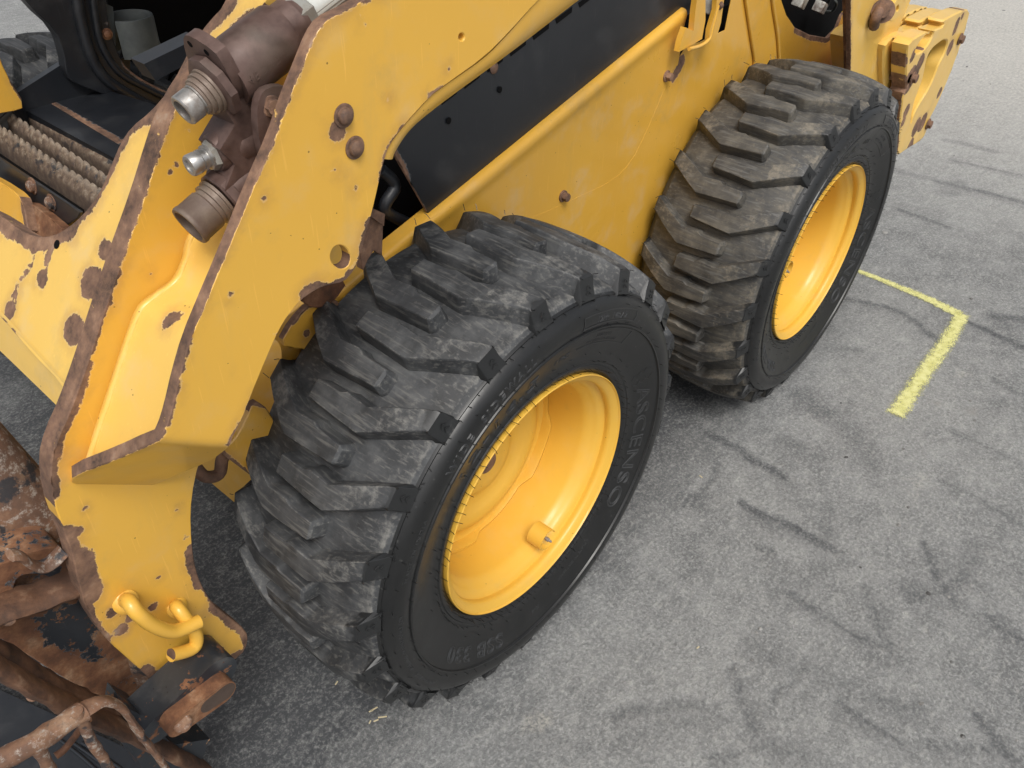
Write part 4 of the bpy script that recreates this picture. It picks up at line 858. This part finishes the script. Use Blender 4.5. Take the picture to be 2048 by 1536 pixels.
# ---- coupler at the foot of the arm
ly = YO+.02
def capsule(name, p, q, r, y, th, mat, parent, bevel=.004, r2=None):
    A, B = PY(*p, y), PY(*q, y); d = B-A; d[1] = 0; L_ = np.linalg.norm(d); d /= L_; e = np.array((-d[2], 0, d[0])); r2 = r2 or r; P = []
    for k in range(15): a_ = math.pi/2+math.pi*k/14; P.append(A+r*(d*math.cos(a_)+e*math.sin(a_)))
    for k in range(15): a_ = -math.pi/2+math.pi*k/14; P.append(B+r2*(d*math.cos(a_)+e*math.sin(a_)))
    return prism(name, P, (0, th, 0), mat, parent, bevel)
PCp = Plane((0, .265, 0), (0, -1, 0))
cpl = sheet('coupler_cheek', PCp, [(-80, 1150), (0, 1128), (35, 1116), (75, 1098), (130, 1092), (152, 1150), (182, 1235), (300, 1345), (345, 1400), (335, 1440), (300, 1450), (230, 1415), (120, 1352), (40, 1300), (-80, 1235)], .05, worn_black, loader, holes=[[(38, 1148), (98, 1150), (104, 1168), (84, 1184), (62, 1197), (32, 1198), (25, 1182)]], step=.010,
    rust=[([(-80, 1150), (0, 1128), (75, 1098), (130, 1092)], .03), ([(152, 1150), (140, 1180), (60, 1215), (-40, 1270)], .022), ([(-40, 1180), (20, 1240), (60, 1310), (150, 1370)], .024), ([(120, 1352), (230, 1400), (340, 1440)], .028), ([(215, 1270), (300, 1350), (345, 1400)], .020), ([(60, 1300), (160, 1340), (240, 1345)], .018)])
bore = lathe('pin_boss', PY(372, 1372, YI+.02), PY(372, 1372, 0), [(0, .034), (.05, .034), (.055, .030)], rust_orange, cpl, seg=32)
c1 = capsule('lever_housing', (436, 1352), (318, 1458), .030, .150, .055, worn_black, cpl, bevel=.010, r2=.024)
c2 = capsule('lever_face', (447, 1388), (360, 1452), .0195, .128, .022, rust_orange, cpl, bevel=.003, r2=.017)
capsule('lever_recess', (452, 1385), (418, 1410), .0145, .1272, .002, metal('dark_rust', (.10, .07, .055), .5, (.06, .04, .03), .6, .3), c2, bevel=0, r2=.012)
lathe('lever_pin', PY(365, 1447, .128), PY(365, 1447, 0), [(0, .012), (.005, .012), (.007, .010)], rust_dusty, c2, seg=20)
prism('coupler_foot', [PY(u, v, .17) for u, v in ((262, 1420), (300, 1440), (345, 1490), (420, 1478), (398, 1536), (380, 1600), (300, 1560), (250, 1480))], (0, .06, 0), worn_black, cpl, bevel=.006)
tube('coupler_rib', [PY(-60, 1262, .22), PY(20, 1312, .215), PY(110, 1368, .21), PY(200, 1412, .205), PY(290, 1450, .2)], .009, rust_dark, cpl, seg=12, flat=(0, 1, 0), wob=.003)
tube('coupler_rib', [PY(-60, 1300, .17), PY(40, 1358, .17), PY(150, 1418, .17), PY(250, 1462, .17), PY(340, 1502, .17), PY(410, 1540, .17)], .010, rust_dark, cpl, seg=12, flat=(0, 1, 0), wob=.003)
tube('coupler_rib', [PY(-60, 1245, .25), PY(20, 1210, .25), PY(80, 1190, .25), PY(160, 1158, .25)], .011, rust_dark, cpl, seg=12, flat=(0, 1, 0), wob=.003)
tube('coupler_strap', [PY(20, 1110, .24), PY(40, 1112, .24), PY(62, 1128, .24), PY(84, 1134, .24), PY(106, 1122, .24), PY(128, 1100, .24)], .005, rust_dusty, cpl, seg=10, flat=(0, 1, 0))
for u, v in ((17, 1238), (66, 1390)): lathe('bolt', PY(u, v, .235), PY(u, v, 0), [(0, .008), (.008, .008), (.010, .005)], rust_edge, cpl, seg=12)
tilt = lathe('tilt_cylinder', PY(-90, 880, .42), PY(112, 1095, .36), [(0, .050), (.20, .050), (.205, .044), (.36, .042), (.365, .05), (.44, .05), (.46, .04)], rust_dusty, loader, seg=30)
lathe('cylinder_band', PY(48, 1030, .386), PY(112, 1095, .36), [(0, .049), (.004, .053), (.075, .053), (.08, .05)], worn_black, tilt, seg=30)
box('unseen_cab_roof', (.42, .82, 1.86), (1.5, 1.02, .30), dark, loader, bevel=.02)  # unseen upper cab, added to block sky light on this side
far = arm.copy(); COL.objects.link(far); far.location = (0, 1.64, 0); far.scale = (1, -1, 1)
for ch in list(arm.children):
    if ch.name.split('.')[0] in ('inner_arm_plate', 'web_plate'): c = ch.copy(); COL.objects.link(c); c.parent = far
box('front_crossbeam', (-.62, .95, .22), (.10, .9, .10), worn_black, loader, rot=(0, .3, 0), bevel=.01)
# ------------------------------------------------------------------ the attachment lying in front
att = bpy.data.objects.new('rusty_attachment_frame', None); COL.objects.link(att); top(att, 'rusty flaking steel attachment frame with a bent hoop in front of the coupler', 'attachment')
tube('frame_bar', [PY(-60, 1560, .10), PY(40, 1500, .10), PY(105, 1462, .10), PY(168, 1422, .10)], .0120, rust_dusty, att, seg=14, wob=.003)
tube('hoop', [PY(160, 1425, .10), PY(178, 1412, .10), PY(205, 1402, .10), PY(235, 1410, .10), PY(256, 1432, .10), PY(285, 1475, .10), PY(320, 1520, .10), PY(370, 1590, .10)], .0044, rust_dusty, att, seg=12, flat=(0, 1, 0), wob=.002)
tube('hoop_leg', [PY(152, 1424, .095), PY(166, 1448, .095), PY(184, 1482, .095), PY(205, 1515, .095), PY(250, 1590, .095)], .0062, rust_dusty, att, seg=12, wob=.002)
tube('hoop_brace', [PY(38, 1500, .10), PY(64, 1494, .095), PY(84, 1508, .095), PY(100, 1545, .095), PY(120, 1600, .1)], .007, rust_dusty, att, seg=12, wob=.002)
tube('thin_brace', [PY(176, 1440, .12), PY(166, 1452, .13), PY(148, 1474, .14), PY(128, 1500, .14), PY(112, 1512, .14)], .0045, rust_orange, att, seg=8, wob=.001)
prism('backing_plate', [PZ(u, v, .07) for u, v in ((-120, 1330), (0, 1380), (110, 1430), (240, 1490), (380, 1560), (420, 1700), (-120, 1700))], (0, 0, -.015), black_paint, att, bevel=.002)
for k in range(3):
    tube('pressed_line', [PZ(120+k*22, 1480+k*3, .072), PZ(165+k*28, 1515+k*4, .072), PZ(225+k*30, 1570, .072)], .003, black_paint, att, seg=8)
# ------------------------------------------------------------------ the yard
gx = np.concatenate([-np.geomspace(60, 1.3, 16), np.arange(-1.2, 3.4, .0125), np.geomspace(3.5, 400, 26)]); gy = np.concatenate([-np.geomspace(60, 1.65, 16), np.arange(-1.6, 1.0, .0125), np.geomspace(1.1, 400, 30)])
GX, GY = np.meshgrid(gx, gy); G = np.stack([GX.ravel(), GY.ravel()], 1); stain_shade = np.zeros(len(G))
strokes = [([(1402, 856), (1453, 884), (1523, 930), (1560, 950)], 20, .9), ([(1434, 927), (1422, 962), (1379, 997)], 13, .6), ([(1484, 1007), (1540, 1035), (1609, 1066), (1672, 1101)], 20, .9), ([(1574, 1185), (1658, 1237), (1714, 1272), (1784, 1297)], 20, .7),
    ([(1731, 1174), (1752, 1244), (1780, 1296)], 20, .5), ([(1847, 1087), (1878, 1157), (1913, 1209)], 16, .7), ([(1676, 1408), (1731, 1440), (1801, 1482)], 20, .8), ([(1944, 1422), (1993, 1482), (2045, 1534)], 22, .8), ([(1609, 1314), (1581, 1366), (1546, 1394)], 15, .6),
    ([(1463, 1338), (1484, 1401), (1505, 1447)], 26, .6), ([(1976, 1234), (2010, 1262), (2060, 1290)], 15, .7), ([(1854, 1488), (1993, 1500)], 18, .6), ([(1819, 1195), (1862, 1178)], 24, .6), ([(1691, 598), (1797, 622), (1867, 676)], 12, .8), ([(1930, 641), (1992, 669), (2060, 700)], 12, .9), ([(1984, 633), (2060, 640)], 16, .8),
    ([(1875, 363), (1992, 390), (2060, 410)], 10, .7), ([(1800, 420), (1900, 455)], 8, .6), ([(1900, 320), (2040, 350)], 6, .5), ([(1620, 692), (1720, 700)], 10, .5), ([(1230, 1430), (1330, 1412), (1400, 1408)], 28, .6), ([(1060, 1460), (1180, 1500)], 26, .4), ([(1420, 1520), (1470, 1508)], 24, .6), ([(1512, 1090), (1548, 1106)], 12, .7), ([(1300, 1150), (1350, 1200)], 20, .4), ([(1900, 860), (2000, 905)], 12, .5), ([(1700, 800), (1690, 850)], 14, .3), ([(1560, 880), (1600, 890)], 20, .5), ([(1880, 960), (1960, 1000), (2040, 1050)], 12, .45), ([(1990, 760), (2060, 800)], 10, .5)]
for px_, w_, s_ in strokes:
    P = [PZ(u, v, 0)[:2] for u, v in px_]; m_ = px_[len(px_)//2]; ww = np.linalg.norm(PZ(m_[0]+w_*.5, m_[1]-w_*.5, 0)-PZ(*m_, 0))*.75
    d = segdist(G, spline([np.array(p) for p in P], 5)); stain_shade = np.maximum(stain_shade, min(1, s_*1.0)*np.clip((1.0-d/(ww*1.0))*2.2, 0, 1)); lo2 = spline([np.array(p)+np.array((-.012, -.03)) for p in P], 5); stain_shade = np.maximum(stain_shade, s_*.42*np.clip(1.1-segdist(G, lo2)/(ww*2.4), 0, 1))
for k in range(70):
    c = np.array((rng.uniform(-1, 3.3), rng.uniform(-1.55, .9))); a_ = rng.uniform(-.5, .5)+(0 if k % 3 else 1.3); L_ = rng.uniform(.05, .16); bnd = rng.uniform(-.03, .03)
    P = [c-L_*np.array((math.cos(a_), math.sin(a_))), c+np.array((bnd, bnd)), c+L_*np.array((math.cos(a_+.3), math.sin(a_+.3)))]
    d = segdist(G, spline(P, 4)); stain_shade = np.maximum(stain_shade, rng.uniform(.15, .45)*np.clip(1.2-d/rng.uniform(.012, .045), 0, 1)**.7)
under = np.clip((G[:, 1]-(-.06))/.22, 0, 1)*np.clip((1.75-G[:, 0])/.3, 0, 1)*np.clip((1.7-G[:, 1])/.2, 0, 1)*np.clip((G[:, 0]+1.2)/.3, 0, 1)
stain_shade = np.maximum(stain_shade, under*1.15)          # shade beneath the machine, painted into the ground colour
dust = np.clip((G[:, 0]-2.0)/2.5, 0, 1)*np.clip((G[:, 1]+1.5)/1.2, .25, 1)*.9
V = np.zeros((len(G), 3)); V[:, :2] = G
nx, ny = len(gx), len(gy)
I = (np.arange(ny-1)[:, None]*nx+np.arange(nx-1)[None, :]).ravel(); Fq = np.stack([I, I+1, I+1+nx, I+nx], 1)
me = bpy.data.meshes.new('ground'); me.vertices.add(len(V)); me.vertices.foreach_set('co', V.ravel()); me.loops.add(Fq.size); me.loops.foreach_set('vertex_index', Fq.ravel().astype(np.int32)); me.polygons.add(len(Fq)); me.polygons.foreach_set('loop_start', np.arange(0, Fq.size, 4, dtype=np.int32)); me.update(calc_edges=True); me.validate()
for k_, a_ in (('stain_shade', stain_shade), ('dust', dust)): at = me.attributes.new(k_, 'FLOAT', 'POINT'); at.data.foreach_set('value', a_.astype(np.float32))
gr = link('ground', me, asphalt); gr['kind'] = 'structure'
# sprayed L on the ground
def ribbon(P, wd):
    V, ed = [], []; P = densify(spline(P, 8), .006, False); n_ = len(P); m_ = 9
    for i, p in enumerate(P):
        d = P[min(i+1, n_-1)]-P[max(i-1, 0)]; d /= np.linalg.norm(d); e = np.array((-d[1], d[0])); s_ = i/(n_-1)
        w_ = np.interp(s_, [0, 1], wd)*1.5; endf = min(1, i*.006/.02, (n_-1-i)*.006/.02) 
        for j in range(m_): t_ = j/(m_-1)*2-1; V.append((*(p+e*w_*t_*.5), .003)); ed.append(min(1.25*(1-abs(t_)**1.6), .2+endf))
    return V, [(i*m_+j, (i+1)*m_+j, (i+1)*m_+j+1, i*m_+j+1) for i in range(n_-1) for j in range(m_-1)], ed
g2_ = lambda u, v: PZ(u, v, 0)[:2]
V1, F1, e1 = ribbon([g2_(1690, 533), g2_(1760, 560), g2_(1850, 597), g2_(1926, 634)], (.022, .046)); V2, F2, e2 = ribbon([g2_(1926, 626), g2_(1896, 680), g2_(1850, 745), g2_(1788, 836)], (.042, .046))
k = len(V1); V = V1+[(x, y, z+.0008) for x, y, z in V2]
mkg = mk('painted_floor_mark', V, F1+[tuple(k+i for i in f) for f in F2], marking, None, {'edge': e1+e2}); top(mkg, 'sprayed yellow L-shaped corner mark on the asphalt beside the rear wheel', 'ground marking')
# loose stones and straw
bm = bmesh.new(); big = [(1772, 378, 7), (1790, 1002, 6), (1732, 902, 6)]
spots_ = [(PZ(1250+u*.3906, 450+v*.3906, 0), r*.0006) for u, v, r in ((1772, 378, 9), (1790, 1002, 8), (1770, 902, 8), (1330, 40, 16), (1490, 692, 8), (1424, 1147, 8), (1132, 1190, 8), (1350, 785, 6), (1450, 1447, 6), (1106, 912, 6), (1745, 253, 7), (1845, 105, 5))]
spots_ += [(PZ(1400+u*.349, 1000+v*.349, 0), r*.0005) for u, v, r in ((1140, 148, 11), (1192, 42, 7), (1310, 537, 10), (1428, 556, 7), (1270, 1170, 9), (1505, 1357, 9), (300, 920, 7), (920, 387, 6), (510, 414, 5), (1440, 930, 7), (1815, 1380, 6), (205, 970, 5), (345, 740, 9), (325, 760, 7))]
for k in range(520):
    x = rng.uniform(-.6, 3.6); y = rng.uniform(-1.45, .25) if k % 3 else rng.uniform(-.6, -.05); spots_.append((np.array((x, y, 0)), float(np.clip(rng.lognormal(-6.9, .40), .0007, .0035))))
for k in range(160): spots_.append((np.array((rng.uniform(3, 9), rng.uniform(-1.5, 2.5), 0)), float(rng.uniform(.003, .012))))
for c, r in spots_:
    M = Matrix.Translation((c[0], c[1], r*.15))@Matrix.Rotation(rng.uniform(0, 6), 4, 'Z')@Matrix.Rotation(rng.uniform(-.4, .4), 4, 'X')@Matrix.Diagonal((r*rng.uniform(.8, 1.4), r, r*rng.uniform(.5, .8), 1))
    vs_ = bmesh.ops.create_icosphere(bm, subdivisions=1, radius=1, matrix=M)['verts']
    for v_ in vs_: v_.co += Vector(rng.normal(0, r*.12, 3))
gv = fromobj('gravel', bm, stone, None, angle=20); gv['kind'] = 'stuff'
bm = bmesh.new()
for u, v, l, a_ in ((748, 1418, .014, .3), (742, 1422, .008, .2), (765, 1434, .016, -.1), (752, 1441, .009, .2), (673, 1366, .008, .9), (740, 1444, .006, 1.), (1396, 1295, .007, .4), (1402, 953, .009, 2.)):
    c = PZ(u, v, .002); M = Matrix.Translation(c)@Matrix.Rotation(a_-.6, 4, 'Z')@Matrix.Diagonal((l, .0022, .0012, 1)); bmesh.ops.create_cube(bm, size=1, matrix=M)
sv = fromobj('straw_bits', bm, straw, None); sv['kind'] = 'stuff'
